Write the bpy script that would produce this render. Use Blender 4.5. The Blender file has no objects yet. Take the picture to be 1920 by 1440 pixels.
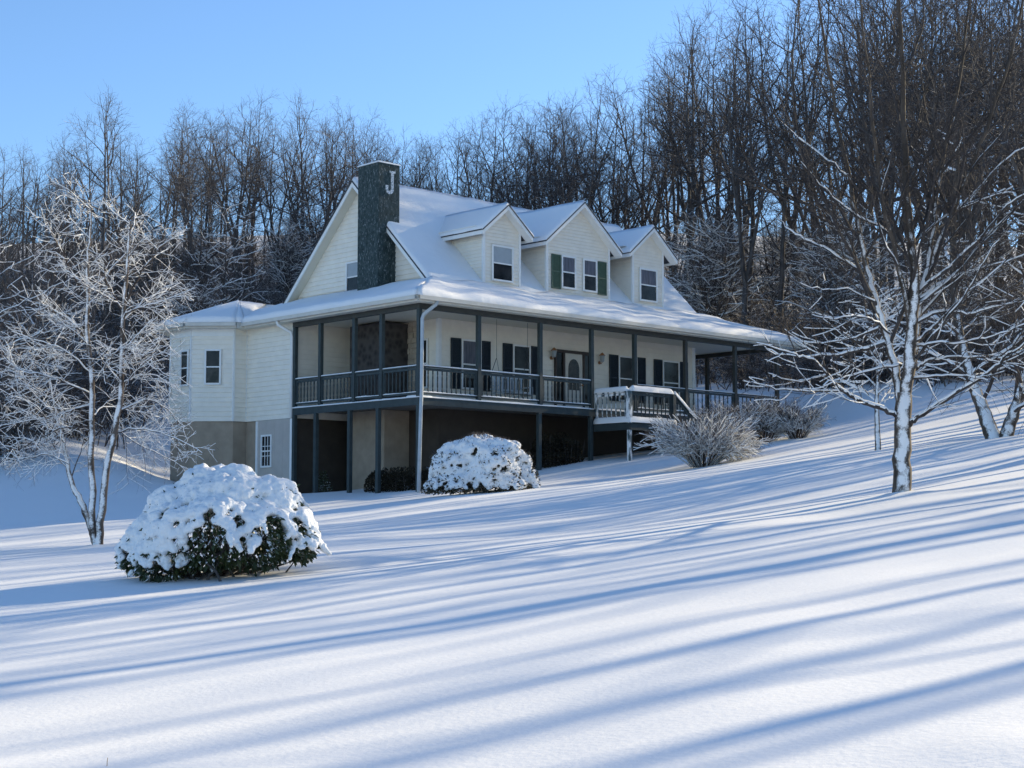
import bpy, bmesh, math, random
import numpy as np
from mathutils import Vector, Matrix, noise

SC = bpy.context.scene
COL = SC.collection
R = math.radians

# ------------------------------------------------------------------ camera
CAM = np.array([-30.087, -35.994, -3.774])
YAW, PITCH, FPX = 0.75436, 0.08825, 3006.2
_d = np.array([math.sin(YAW)*math.cos(PITCH), math.cos(YAW)*math.cos(PITCH), math.sin(PITCH)])
_r = np.array([math.cos(YAW), -math.sin(YAW), 0.0])
_u = np.cross(_r, _d)

def ray(px, py):
    return _d + _r*(px-960)/FPX - _u*(py-720)/FPX

def at(px, py, dist):
    """point seen at a photo pixel, at this horizontal distance"""
    v = ray(px, py)
    return CAM + v*(dist/math.hypot(v[0], v[1]))

def setup_camera():
    cd = bpy.data.cameras.new('camera')
    co = bpy.data.objects.new('camera', cd)
    COL.objects.link(co)
    m = Matrix(((_r[0], _u[0], -_d[0], CAM[0]), (_r[1], _u[1], -_d[1], CAM[1]), (_r[2], _u[2], -_d[2], CAM[2]), (0, 0, 0, 1)))
    co.matrix_world = m
    cd.sensor_width = 36.0
    cd.lens = FPX*36.0/1920.0
    cd.clip_end = 5000
    SC.camera = co
setup_camera()

# ------------------------------------------------------------------ light
SUN_HEAD, SUN_EL = R(96.0), R(21.0)
def setup_light():
    w = bpy.data.worlds.new('World'); SC.world = w
    w.use_nodes = True
    nt = w.node_tree
    for n in list(nt.nodes): nt.nodes.remove(n)
    sky = nt.nodes.new('ShaderNodeTexSky'); sky.sky_type = 'NISHITA'
    sky.sun_disc = False
    sky.sun_elevation = SUN_EL
    sky.sun_rotation = SUN_HEAD
    sky.air_density = 1.0; sky.dust_density = 0.2; sky.ozone_density = 5.0
    sky.altitude = 300
    bg = nt.nodes.new('ShaderNodeBackground'); bg.inputs[1].default_value = 0.12
    out = nt.nodes.new('ShaderNodeOutputWorld')
    nt.links.new(sky.outputs[0], bg.inputs[0]); nt.links.new(bg.outputs[0], out.inputs[0])
    ld = bpy.data.lights.new('sun', 'SUN'); ld.energy = 5.0; ld.angle = R(0.7)
    ld.color = (1.0, 0.85, 0.58)
    lo = bpy.data.objects.new('sun', ld); COL.objects.link(lo)
    s = Vector((math.sin(SUN_HEAD)*math.cos(SUN_EL), math.cos(SUN_HEAD)*math.cos(SUN_EL), math.sin(SUN_EL)))
    lo.rotation_euler = s.to_track_quat('Z', 'Y').to_euler()
    lo.location = s*200
setup_light()
SC.view_settings.view_transform = 'Standard'
SC.view_settings.look = 'None'
SC.view_settings.exposure = 0.90
SC.view_settings.gamma = 1.0
SC.cycles.max_bounces = 6
SC.cycles.diffuse_bounces = 3
SC.cycles.caustics_reflective = False
SC.cycles.caustics_refractive = False

# ------------------------------------------------------------------ materials
M = {}
class NT:
    def __init__(self, name, rough=0.6, spec=0.3):
        m = bpy.data.materials.new(name); m.use_nodes = True
        self.m = m; self.t = m.node_tree; self.n = self.t.nodes; self.l = self.t.links
        self.b = self.n['Principled BSDF']
        self.b.inputs['Roughness'].default_value = rough
        self.b.inputs['Specular IOR Level'].default_value = spec
    def node(self, typ, **kw):
        n = self.n.new(typ)
        for k, v in kw.items(): setattr(n, k, v)
        return n
    def link(self, a, b): self.l.new(a, b)
    def coords(self, kind='Object'):
        return self.node('ShaderNodeTexCoord').outputs[kind]
    def noise(self, scale, detail=3, vec=None, rough=0.55, mapscale=None):
        n = self.node('ShaderNodeTexNoise')
        n.inputs['Scale'].default_value = scale; n.inputs['Detail'].default_value = detail
        n.inputs['Roughness'].default_value = rough
        v = vec if vec is not None else self.coords()
        if mapscale:
            mp = self.node('ShaderNodeMapping'); mp.inputs['Scale'].default_value = mapscale
            self.link(v, mp.inputs[0]); v = mp.outputs[0]
        self.link(v, n.inputs['Vector'])
        return n.outputs['Fac']
    def ramp(self, fac, stops):
        r = self.node('ShaderNodeValToRGB')
        e = r.color_ramp.elements
        while len(e) < len(stops): e.new(0.5)
        for i, (p, c) in enumerate(stops):
            e[i].position = p
            e[i].color = (c, c, c, 1) if isinstance(c, (int, float)) else (*c, 1)
        self.link(fac, r.inputs[0])
        return r.outputs[0]
    def mix(self, fac, a, b):
        x = self.node('ShaderNodeMix', data_type='RGBA')
        for s, v in ((x.inputs[0], fac), (x.inputs[6], a), (x.inputs[7], b)):
            if isinstance(v, (int, float)): s.default_value = v
            elif isinstance(v, tuple): s.default_value = (*v, 1)
            else: self.link(v, s)
        return x.outputs[2]
    def math(self, op, a, b=0.0, clamp=False):
        x = self.node('ShaderNodeMath', operation=op); x.use_clamp = clamp
        for s, v in ((x.inputs[0], a), (x.inputs[1], b)):
            if isinstance(v, (int, float)): s.default_value = v
            else: self.link(v, s)
        return x.outputs[0]
    def color(self, c):
        if isinstance(c, tuple): self.b.inputs['Base Color'].default_value = (*c, 1)
        else: self.link(c, self.b.inputs['Base Color'])
    def bump(self, h, strength=0.3, dist=0.02):
        b = self.node('ShaderNodeBump'); b.inputs['Strength'].default_value = strength
        b.inputs['Distance'].default_value = dist
        self.link(h, b.inputs['Height']); self.link(b.outputs[0], self.b.inputs['Normal'])
    def normal_z(self):
        g = self.node('ShaderNodeNewGeometry'); s = self.node('ShaderNodeSeparateXYZ')
        self.link(g.outputs['Normal'], s.inputs[0]); return s.outputs[2]
    def done(self, key):
        M[key] = self.m; return self.m

SNOWC = (0.88, 0.875, 0.86)

def paint(key, col, rough=0.5, var=0.12, scale=6, bump=0.0, spec=0.3, streak=False):
    t = NT(key, rough, spec)
    f = t.noise(scale, 4, mapscale=(1, 1, 0.15) if streak else None)
    dark = tuple(c*(1-var) for c in col); light = tuple(min(1, c*(1+var)) for c in col)
    t.color(t.ramp(f, [(0.3, dark), (0.7, light)]))
    if bump: t.bump(t.noise(scale*8, 3), bump, 0.01)
    return t.done(key)

def snow_mat(key, bumpscale=14, strength=0.25, col=SNOWC):
    t = NT(key, 0.7, 0.2)
    f = t.noise(0.7, 3)
    t.color(t.ramp(f, [(0.3, tuple(c*0.96 for c in col)), (0.7, col)]))
    h = t.math('ADD', t.noise(bumpscale, 4), t.math('MULTIPLY', t.noise(bumpscale*0.17, 2), 1.5))
    t.bump(h, strength, 0.05)
    return t.done(key)

def bark_mat(key, dark, light, snow_thr=0.25, snow_noise=0.5, nscale=2.0, sparse=0.5, wind=0.0, top=None, snowcol=SNOWC):
    """bark with snow lying where the surface looks up (and, with wind, on its windward side)"""
    t = NT(key, 0.85, 0.15)
    v = t.coords()
    f = t.noise(9, 4, v, mapscale=(1, 1, 0.25))
    base = t.ramp(f, [(0.3, dark), (0.7, light)])
    nz = t.normal_z()
    n1 = t.noise(nscale, 3, v)
    n2 = t.noise(nscale*9, 4, v, 0.7)
    s = t.math('ADD', nz, t.math('MULTIPLY', t.math('SUBTRACT', n1, 0.5), snow_noise*3))
    s = t.math('ADD', s, t.math('MULTIPLY', t.math('SUBTRACT', n2, 0.5), 1.2))
    if wind:
        g = t.node('ShaderNodeNewGeometry'); d = t.node('ShaderNodeVectorMath', operation='DOT_PRODUCT')
        t.link(g.outputs['Normal'], d.inputs[0]); d.inputs[1].default_value = (-0.80, -0.60, 0.1)
        w = t.math('MULTIPLY', t.math('MAXIMUM', d.outputs['Value'], 0.0), wind)
        s = t.math('ADD', s, w)
    if top is not None:
        sp = t.node('ShaderNodeSeparateXYZ'); t.link(v, sp.inputs[0])
        s = t.math('SUBTRACT', s, t.math('MULTIPLY', t.math('MAXIMUM', t.math('SUBTRACT', sp.outputs[2], top), 0.0), 0.35))
    m = t.ramp(t.math('SUBTRACT', s, snow_thr), [(0.32, 0.0), (0.72, 1.0)])
    t.color(t.mix(m, base, snowcol))
    t.bump(t.noise(30, 3, v, mapscale=(1, 1, 0.2)), 0.5, 0.02)
    return t.done(key)

def make_materials():
    paint('siding', (0.83, 0.775, 0.665), 0.55, 0.05, 3)
    paint('siding_shade_side', (0.74, 0.67, 0.53), 0.55, 0.06, 3)
    paint('white_trim', (0.80, 0.80, 0.77), 0.45, 0.04, 4)
    paint('fascia', (0.60, 0.57, 0.50), 0.45, 0.06, 4)
    paint('soffit', (0.74, 0.70, 0.58), 0.6, 0.03, 3)
    paint('green_paint', (0.036, 0.050, 0.052), 0.5, 0.18, 5)
    paint('beam_paint', (0.050, 0.052, 0.048), 0.55, 0.15, 5)
    paint('shutter', (0.016, 0.026, 0.035), 0.5, 0.15, 8)
    paint('shutter_green', (0.055, 0.10, 0.070), 0.5, 0.15, 8)
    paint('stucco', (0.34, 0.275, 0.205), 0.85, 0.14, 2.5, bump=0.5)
    paint('shade_painted_stucco', (0.062, 0.049, 0.038), 0.85, 0.14, 2.5, bump=0.5)  # stucco again, with the shade under the deck put into its colour
    paint('stone_cream', (0.42, 0.36, 0.28), 0.85, 0.25, 4, bump=0.6)
    paint('grey_panel', (0.47, 0.43, 0.385), 0.7, 0.06, 3, bump=0.15)
    paint('metal_dark', (0.03, 0.032, 0.035), 0.4, 0.1)
    paint('lamp_brass', (0.30, 0.14, 0.06), 0.45, 0.2)
    paint('deck_wood', (0.20, 0.17, 0.14), 0.8, 0.2)
    paint('steel', (0.42, 0.47, 0.50), 0.4, 0.12, 5)
    paint('shingle', (0.05, 0.055, 0.065), 0.85, 0.2)
    paint('door_paint', (0.62, 0.58, 0.50), 0.5, 0.05)
    paint('door_frame', (0.055, 0.04, 0.035), 0.5, 0.1)
    paint('curtain', (0.10, 0.105, 0.13), 0.5, 0.35, 14, streak=True)
    paint('blind', (0.34, 0.38, 0.40), 0.6, 0.06)
    paint('dead_leaf', (0.35, 0.22, 0.11), 0.8, 0.3, 3)
    snow_mat('snow'); snow_mat('roof_snow', 5, 0.35)
    snow_mat('bush_snow', 18, 0.5)
    # glass seen against a dark room
    t = NT('glass', 0.08, 0.22)
    f = t.noise(2.5, 3)
    t.color(t.ramp(f, [(0.35, (0.006, 0.008, 0.010)), (0.7, (0.035, 0.033, 0.033))]))
    t.done('glass')
    t = NT('dark_room_glass', 0.12, 0.25)
    f = t.noise(3.5, 5)
    t.color(t.ramp(f, [(0.42, (0.008, 0.009, 0.010)), (0.62, (0.045, 0.040, 0.036)), (0.8, (0.10, 0.085, 0.075))]))
    t.done('dark_room_glass')
    # weathered green chimney stucco with frost clinging to it
    t = NT('chimney_green', 0.85, 0.2)
    v = t.coords()
    base = t.ramp(t.noise(9, 6, v, 0.7, mapscale=(1, 1, 0.5)), [(0.32, (0.018, 0.030, 0.031)), (0.55, (0.046, 0.068, 0.068)), (0.75, (0.085, 0.108, 0.105))])
    fr = t.ramp(t.noise(24, 5, v, 0.7, mapscale=(1, 1, 0.3)), [(0.56, 0.0), (0.74, 0.75)])
    t.color(t.mix(fr, base, (0.55, 0.6, 0.62)))
    t.bump(t.noise(26, 4, v), 0.7, 0.03)
    t.done('chimney_green')
    t = NT('chimney_stone', 0.9, 0.2)
    v = t.coords()
    vo = t.node('ShaderNodeTexVoronoi'); vo.inputs['Scale'].default_value = 5
    t.link(v, vo.inputs['Vector'])
    c = t.ramp(vo.outputs['Distance'], [(0.1, (0.035, 0.034, 0.035)), (0.7, (0.085, 0.078, 0.073))])
    t.color(c); t.bump(vo.outputs['Distance'], 0.6, 0.04)
    t.done('chimney_stone')
    t = NT('frost', 0.8, 0.2)
    t.color(t.ramp(t.noise(28, 4), [(0.40, (0.22, 0.27, 0.28)), (0.55, (0.72, 0.74, 0.76))])); t.done('frost')
    # frosted posts: paint partly plastered with blown snow
    t = NT('frosted_post', 0.6, 0.3)
    f = t.ramp(t.noise(7, 4, mapscale=(1, 1, 0.35)), [(0.42, 0.0), (0.55, 1.0)])
    t.color(t.mix(f, (0.075, 0.11, 0.12), SNOWC)); t.done('frosted_post')
    # trees
    bark_mat('bark_forest', (0.050, 0.045, 0.043), (0.15, 0.135, 0.126), 0.70, 0.5, 0.9)
    bark_mat('twig_forest', (0.040, 0.037, 0.038), (0.112, 0.102, 0.100), 0.50, 0.75, 1.1)
    bark_mat('twig_brown', (0.052, 0.045, 0.043), (0.135, 0.118, 0.110), 0.60, 0.75, 1.1)
    bark_mat('twig_snowy', (0.045, 0.036, 0.032), (0.12, 0.096, 0.084), 0.40, 0.7, 0.8)
    bark_mat('brush', (0.050, 0.042, 0.038), (0.14, 0.118, 0.104), 0.42, 0.9, 1.2)
    bark_mat('bark_maple', (0.045, 0.036, 0.028), (0.13, 0.105, 0.085), 0.78, 0.70, 6.0, wind=1.55, top=.0)
    bark_mat('twig_maple', (0.036, 0.032, 0.032), (0.090, 0.080, 0.076), 0.90, 0.5, 1.2)
    bark_mat('bark_snowy', (0.06, 0.048, 0.040), (0.16, 0.13, 0.11), 0.28, 0.6, 3.5, wind=1.0)
    bark_mat('twig_white', (0.06, 0.048, 0.042), (0.14, 0.115, 0.10), 0.40, 0.7, 1.5)
    t = NT('leaf_dark', 0.45, 0.4)
    g = t.node('ShaderNodeObjectInfo')
    f = t.noise(3.0, 3)
    lf = t.ramp(f, [(0.3, (0.016, 0.024, 0.010)), (0.55, (0.040, 0.058, 0.020)), (0.75, (0.075, 0.085, 0.030))])
    s = t.math('ADD', t.normal_z(), t.math('MULTIPLY', t.math('SUBTRACT', t.noise(9, 3), 0.5), 3.0))
    t.color(t.mix(t.ramp(s, [(0.74, 0.0), (0.90, 1.0)]), lf, SNOWC)); t.done('leaf_dark')
    t = NT('leaf_brown', 0.6, 0.2)
    f = t.noise(4.0, 3)
    lf = t.ramp(f, [(0.3, (0.030, 0.028, 0.014)), (0.7, (0.10, 0.080, 0.045))])
    t.color(lf); t.done('leaf_brown')
    t = NT('leaf_hedge', 0.6, 0.2)
    t.color(t.ramp(t.noise(4.0, 3), [(0.3, (0.014, 0.012, 0.008)), (0.7, (0.045, 0.036, 0.020))])); t.done('leaf_hedge')
    # ground: open snow, and a wood floor of leaf litter half buried in snow
    t = NT('ground_snow', 0.75, 0.15)
    v = t.coords()
    at_ = t.node('ShaderNodeAttribute', attribute_name='wood')
    big = t.noise(0.35, 4, v)
    snowc = t.ramp(big, [(0.3, tuple(c*0.975 for c in SNOWC)), (0.7, SNOWC)])
    lit = t.ramp(t.noise(1.6, 6, v, 0.7), [(0.50, 0.0), (0.62, 1.0)])
    litter = t.ramp(t.noise(6, 4, v), [(0.3, (0.030, 0.022, 0.017)), (0.7, (0.085, 0.06, 0.045))])
    f = t.math('MULTIPLY', at_.outputs['Fac'], lit)
    t.color(t.mix(f, snowc, litter))
    h = t.math('ADD', t.noise(22, 4, v), t.math('MULTIPLY', t.noise(1.1, 3, v, mapscale=(0.5, 1.4, 1)), 5.0))
    t.bump(h, 0.09, 0.05)
    t.done('ground_snow')
make_materials()

# ------------------------------------------------------------------ object helpers
def tag(o, label=None, cat=None, group=None, kind=None):
    if label: o['label'] = label
    if cat: o['category'] = cat
    if group: o['group'] = group
    if kind: o['kind'] = kind
    return o

def empty(name, loc=(0, 0, 0), label=None, cat=None, group=None):
    o = bpy.data.objects.new(name, None); o.empty_display_size = 0.3
    COL.objects.link(o); o.location = loc
    return tag(o, label, cat, group)

def link_mesh(name, me, mats, parent=None):
    for m in (mats if isinstance(mats, (list, tuple)) else [mats]):
        me.materials.append(M[m])
    o = bpy.data.objects.new(name, me); COL.objects.link(o)
    if parent is not None:
        o.parent = parent
        if getattr(parent, 'type', '') == 'EMPTY' or True:
            # meshes are written in world coordinates: undo the parent's location
            p = parent; off = Vector((0, 0, 0))
            while p is not None:
                off += Vector(p.location); p = p.parent
            o.location = -off
    return o

class MB:
    """collects polygons, becomes ONE mesh"""
    def __init__(self): self.v = []; self.f = []; self.m = []
    def face(self, pts, mi=0):
        n = len(self.v); self.v += [tuple(p) for p in pts]; self.f.append(tuple(range(n, n+len(pts)))); self.m.append(mi)
    def box(self, a, b, mi=0):
        (x0, y0, z0), (x1, y1, z1) = a, b
        if x0 > x1: x0, x1 = x1, x0
        if y0 > y1: y0, y1 = y1, y0
        if z0 > z1: z0, z1 = z1, z0
        c = [(x0,y0,z0),(x1,y0,z0),(x1,y1,z0),(x0,y1,z0),(x0,y0,z1),(x1,y0,z1),(x1,y1,z1),(x0,y1,z1)]
        n = len(self.v); self.v += c
        for q in ((3,2,1,0),(4,5,6,7),(0,1,5,4),(1,2,6,5),(2,3,7,6),(3,0,4,7)):
            self.f.append(tuple(n+i for i in q)); self.m.append(mi)
    def obox(self, o, u, v, w, mi=0):
        """box from origin o along three edge vectors"""
        o, u, v, w = map(Vector, (o, u, v, w))
        if u.cross(v).dot(w) < 0: u, v = v, u
        c = [o, o+u, o+u+v, o+v, o+w, o+u+w, o+u+v+w, o+v+w]
        n = len(self.v); self.v += [tuple(p) for p in c]
        for q in ((3,2,1,0),(4,5,6,7),(0,1,5,4),(1,2,6,5),(2,3,7,6),(3,0,4,7)):
            self.f.append(tuple(n+i for i in q)); self.m.append(mi)
    def prism(self, poly, ext, mi=0):
        """polygon (3-D points) swept by the vector ext"""
        ext = Vector(ext); p = [Vector(q) for q in poly]
        nrm = (p[1]-p[0]).cross(p[2]-p[0])
        if nrm.dot(ext) > 0: p.reverse()
        q = [a+ext for a in p]; n = len(p)
        self.face(p, mi); self.face(list(reversed(q)), mi)
        for i in range(n):
            j = (i+1) % n; self.face([p[j], p[i], q[i], q[j]], mi)
    def bar(self, a, b, w, h, up=(0, 0, 1), mi=0):
        """square bar between two points, w wide and h high, centred"""
        a, b = Vector(a), Vector(b); d = (b-a); up = Vector(up)
        s = d.cross(up)
        if s.length < 1e-6: s = d.cross(Vector((1, 0, 0)))
        s.normalize(); t = s.cross(d).normalized()
        self.obox(a - s*w/2 - t*h/2, d, s*w, t*h, mi)
    def tube(self, pts, r, sides=8, mi=0, cap=True):
        pts = [Vector(p) for p in pts]; rs = r if isinstance(r, (list, tuple)) else [r]*len(pts)
        rings = []
        x = None
        for i, p in enumerate(pts):
            d = (pts[min(i+1, len(pts)-1)] - pts[max(i-1, 0)]).normalized()
            if x is None:
                x = d.orthogonal().normalized()
            else:
                x = (x - d*x.dot(d)).normalized()
            y = d.cross(x); n = len(self.v)
            for k in range(sides):
                a = 2*math.pi*k/sides
                self.v.append(tuple(p + (x*math.cos(a) + y*math.sin(a))*rs[i]))
            rings.append(n)
        for i in range(len(rings)-1):
            for k in range(sides):
                k2 = (k+1) % sides
                self.f.append((rings[i]+k, rings[i]+k2, rings[i+1]+k2, rings[i+1]+k)); self.m.append(mi)
        if cap:
            self.f.append(tuple(rings[0]+k for k in reversed(range(sides)))); self.m.append(mi)
            self.f.append(tuple(rings[-1]+k for k in range(sides))); self.m.append(mi)
    def build_each(self, name, mats, parent=None, per=6):
        """every box (six faces) becomes an object of its own"""
        for i in range(0, len(self.f), per):
            b = MB(); fs = self.f[i:i+per]; lo = min(min(f) for f in fs); hi = max(max(f) for f in fs)
            b.v = self.v[lo:hi+1]; b.f = [tuple(k-lo for k in f) for f in fs]; b.m = [0]*len(fs)
            b.build(name, mats, parent)
    def build(self, name, mats, parent=None, smooth=False, bevel=0.0):
        me = bpy.data.meshes.new(name); me.from_pydata(self.v, [], self.f)
        me.polygons.foreach_set('material_index', self.m)
        if smooth: me.polygons.foreach_set('use_smooth', [True]*len(self.f))
        me.update()
        o = link_mesh(name, me, mats, parent)
        if bevel:
            md = o.modifiers.new('bevel', 'BEVEL'); md.width = bevel; md.segments = 1; md.limit_method = 'ANGLE'
        return o

def np_mesh(name, V, F, smooth=False):
    """mesh from arrays; F is an (n, k) array of polygons of equal size, or a list of such arrays"""
    Fs = F if isinstance(F, list) else [F]
    me = bpy.data.meshes.new(name)
    me.vertices.add(len(V)); me.vertices.foreach_set('co', np.asarray(V, np.float32).ravel())
    nl = sum(f.size for f in Fs); nf = sum(len(f) for f in Fs)
    me.loops.add(nl); me.polygons.add(nf)
    me.loops.foreach_set('vertex_index', np.concatenate([f.ravel() for f in Fs]).astype(np.int32))
    starts = []; s = 0
    for f in Fs:
        k = f.shape[1]; starts.append(s + k*np.arange(len(f))); s += f.size
    me.polygons.foreach_set('loop_start', np.concatenate(starts).astype(np.int32))
    me.update(calc_edges=True)
    me.validate()
    if smooth: me.polygons.foreach_set('use_smooth', np.ones(len(me.polygons), bool))
    return me

# ------------------------------------------------------------------ terrain
CTRL = []
for a in [(0,1440,8.9),(480,1440,8.1),(960,1440,7.5),(1440,1440,7.1),(1920,1440,6.8),
          (0,1260,13.2),(960,1200,12.2),(1920,1100,13.5),
          (420,1078,20),(175,1022,30),
          (1690,930,26),(1920,905,27),(1645,848,42),(1870,820,40),(1300,960,29),(1000,1000,27),(650,1010,27),
          (590,975,36),(880,928,41.5),(1290,872,46.5),(1420,845,48),
          (1920,722,60),(1700,728,62),(1600,746,62),(1480,750,66),(1540,800,56),
          (0,885,52),(150,880,52),(300,900,53),(60,935,47),(220,850,58)]:
    CTRL.append(tuple(at(*a)))
CTRL += [(0,0,-2.78),(3.5,0,-2.3),(7.3,0,-1.68),(7.4,-1.6,-1.72),(12,0,-1.05),(17,0,-.5),(19,4,.0),(-6,0,-3.40),(-12,0,-3.95),(-18,-1,-4.5),
         (0,6.3,-2.78),(-.5,9,-2.75),(0,14.4,-2.1),(3,16,-1.0),(8,15,.6),(14,13,1.0),(19,12,1.2),
         (-30,-36,-5.35),(-24,-42,-4.75),(-45,-40,-6.7),(-40,-10,-5.2),(-30,12,-3.6),
         (-10,-40,-3.6),(10,-35,-1.6),(10,-15,-1.3),(40,-30,2.4),(40,0,3.2),(70,-30,7.0),(70,10,7.5),(40,-60,1.5),
         (30,25,5),(45,45,13),(20,45,10.5),(5,35,5),(-12,35,2),(-30,40,0),(-25,65,5),(0,70,11.5),(30,80,17),(70,60,21),
         (-60,30,-4),(-60,80,1)]
FAR = [(200,0,26),(200,120,42),(120,200,42),(0,200,28),(-120,180,10),(-160,0,-9),(-150,-150,-15),(0,-160,-5),(150,-150,10),
       (400,400,45),(-400,400,15),(-400,-400,-30),(400,-400,20),(600,0,40),(0,600,40),(-600,0,-20),(0,-600,-15)]
CTRL += FAR
CP = np.array(CTRL)
def _tps_fit(P, lam):
    n = len(P); X = P[:, :2]/50.0
    D2 = ((X[:, None]-X[None])**2).sum(-1)
    K = 0.5*D2*np.log(D2+1e-12) + lam*np.eye(n)
    A = np.zeros((n+3, n+3)); A[:n, :n] = K; A[:n, n] = 1; A[:n, n+1:] = X; A[n, :n] = 1; A[n+1:, :n] = X.T
    b = np.zeros(n+3); b[:n] = P[:, 2]
    return np.linalg.solve(A, b)
_W = _tps_fit(CP, 2e-4)
BUMPS = []   # (x, y, height, radius) little mounds of snow
def tz(x, y):
    x = np.atleast_1d(np.asarray(x, float)); y = np.atleast_1d(np.asarray(y, float))
    X = np.stack([x, y], -1)/50.0; out = np.zeros(len(x)); C = CP[:, :2]/50.0
    for s in range(0, len(x), 20000):
        D2 = ((X[s:s+20000, None]-C[None])**2).sum(-1)
        out[s:s+20000] = (0.5*D2*np.log(D2+1e-12))@_W[:-3] + _W[-3] + X[s:s+20000]@_W[-2:]
    for bx, by, h, r in BUMPS:
        out += h*np.exp(-((x-bx)**2+(y-by)**2)/(r*r))
    return out
def tz1(x, y): return float(tz(x, y)[0])
def ground_px(px, py, lo=4.0, hi=150.0):
    """where a photo pixel's ray meets the ground"""
    ds = np.linspace(lo, hi, 1500); v = ray(px, py); k = math.hypot(v[0], v[1])
    P = CAM[None] + v[None]*(ds/k)[:, None]
    g = P[:, 2] - tz(P[:, 0], P[:, 1])
    i = np.argmax(g < 0)
    return P[i]
def heading_dist(x, y):
    dx, dy = np.asarray(x)-CAM[0], np.asarray(y)-CAM[1]
    f = dx*_d[0]/math.cos(PITCH) + dy*_d[1]/math.cos(PITCH); s = dx*_r[0]+dy*_r[1]
    return 960+FPX*s/np.maximum(f, 1e-3), np.hypot(dx, dy)

TREE_R = at(1692, 930, 26.0); TREE_L = at(178, 1022, 30.0)
BUMPS += [(TREE_R[0], TREE_R[1], 0.07, 0.40), (TREE_L[0], TREE_L[1], 0.07, 0.4)]
_bm = ground_px(1905, 1425); BUMPS += [(_bm[0], _bm[1], 0.05, 0.22), (_bm[0]+.25, _bm[1]+.1, 0.05, 0.2)]

def wood_edge(px):
    """distance from the camera at which the wood begins, by direction"""
    xs = [-400, 0, 300, 500, 900, 1300, 1500, 1700, 1950, 2400]
    ys = [46, 54, 66, 74, 80, 80, 70, 64, 62, 70]
    return np.interp(px, xs, ys)

def axis(lo, hi, core_lo, core_hi, step, growth=1.18):
    a = list(np.arange(core_lo, core_hi+1e-6, step)); s = step
    while a[-1] < hi: s *= growth; a.append(a[-1]+s)
    s = step
    while a[0] > lo: s *= growth; a.insert(0, a[0]-s)
    return np.array(a)
def make_ground():
    xs = axis(-700, 700, -34, 26, 0.3); ys = axis(-700, 700, -38, 20, 0.3)
    X, Y = np.meshgrid(xs, ys); x, y = X.ravel(), Y.ravel(); z = tz(x, y)
    # soft drifts
    zz = np.array([noise.noise(Vector((a*0.12, b*0.35, 0)))*0.09 + noise.noise(Vector((a*0.5, b*0.9, 3)))*0.025 if (abs(a) < 90 and abs(b) < 90) else 0.0 for a, b in zip(x, y)])
    near = np.clip(np.minimum(np.hypot(x+30, y+36)/8, 1), 0, 1)
    z = z + zz*near
    V = np.stack([x, y, z], -1); nx, ny = len(xs), len(ys)
    i = np.arange(nx-1)[None] + np.arange(ny-1)[:, None]*nx; i = i.ravel()
    F = np.stack([i, i+1, i+1+nx, i+nx], -1)
    me = np_mesh('ground', V, F, True)
    px, d = heading_dist(x, y)
    w = np.clip((d-wood_edge(px))/6.0, 0, 1)
    ang = (x-CAM[0])*_d[0]+(y-CAM[1])*_d[1]
    w[(ang < 0)] = 0
    w[(px > 1920) & (ang > 0)] = np.clip((d-75)/10, 0, 1)[(px > 1920) & (ang > 0)]
    a = me.attributes.new('wood', 'FLOAT', 'POINT'); a.data.foreach_set('value', w.astype(np.float32))
    o = link_mesh('ground', me, 'ground_snow'); tag(o, kind='structure')
    return o
make_ground()

# ================================================================== HOUSE
XW, XR, YW, YB, YE = 2.63, 15.0, 2.2, 10.25, 6.3
PX, ZC, ZE = 17.06, 2.76, 2.93          # porch corner post, ceiling, eave
XEL, XER, YEF = -0.42, 18.1, -0.42      # eave lines left, right, front
RY, RZ, RX0, RX1 = 6.22, 7.74, 2.28, 15.36
ZJ = 3.86                                # where the porch roof meets the main roof / gable

def clip_band(poly, z0, z1):
    def cut(pl, z, keep_above):
        out = []
        for i in range(len(pl)):
            a, b = pl[i], pl[(i+1) % len(pl)]
            ia = (a[1] >= z) if keep_above else (a[1] <= z); ib = (b[1] >= z) if keep_above else (b[1] <= z)
            if ia: out.append(a)
            if ia != ib:
                t = (z-a[1])/(b[1]-a[1]); out.append((a[0]+(b[0]-a[0])*t, z))
        return out
    p = cut(poly, z0, True)
    return cut(p, z1, False) if len(p) >= 3 else []

def lap(mb, o, u, poly, n, expo=0.16, lip=0.026, mi=0):
    """lap siding: poly in (s, z), s along the unit vector u from point o; n outward normal"""
    o, u, n = Vector(o), Vector(u), Vector(n)
    z = min(p[1] for p in poly); zt = max(p[1] for p in poly)
    k = 0
    while z < zt-1e-4:
        z1 = min(z+expo, zt); b = clip_band(poly, z, z1)
        if len(b) >= 3:
            P = [o + u*s + Vector((0, 0, zz)) + n*(lip*(1-(zz-z)/expo)) for s, zz in b]
            nr = Vector((0, 0, 0))
            for i in range(1, len(P)-1): nr += (P[i]-P[0]).cross(P[i+1]-P[0])
            if nr.dot(n) < 0: P.reverse()
            mb.face(P, mi)
            bot = [p for p in b if abs(p[1]-z) < 1e-5]
            if len(bot) >= 2:
                s0, s1 = min(p[0] for p in bot), max(p[0] for p in bot)
                q = [o+u*s0+Vector((0,0,z)), o+u*s1+Vector((0,0,z)), o+u*s1+Vector((0,0,z))+n*lip, o+u*s0+Vector((0,0,z))+n*lip]
                nr = (q[1]-q[0]).cross(q[2]-q[0])
                if nr.z > 0: q.reverse()
                mb.face(q, mi)
        z = z1

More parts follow.
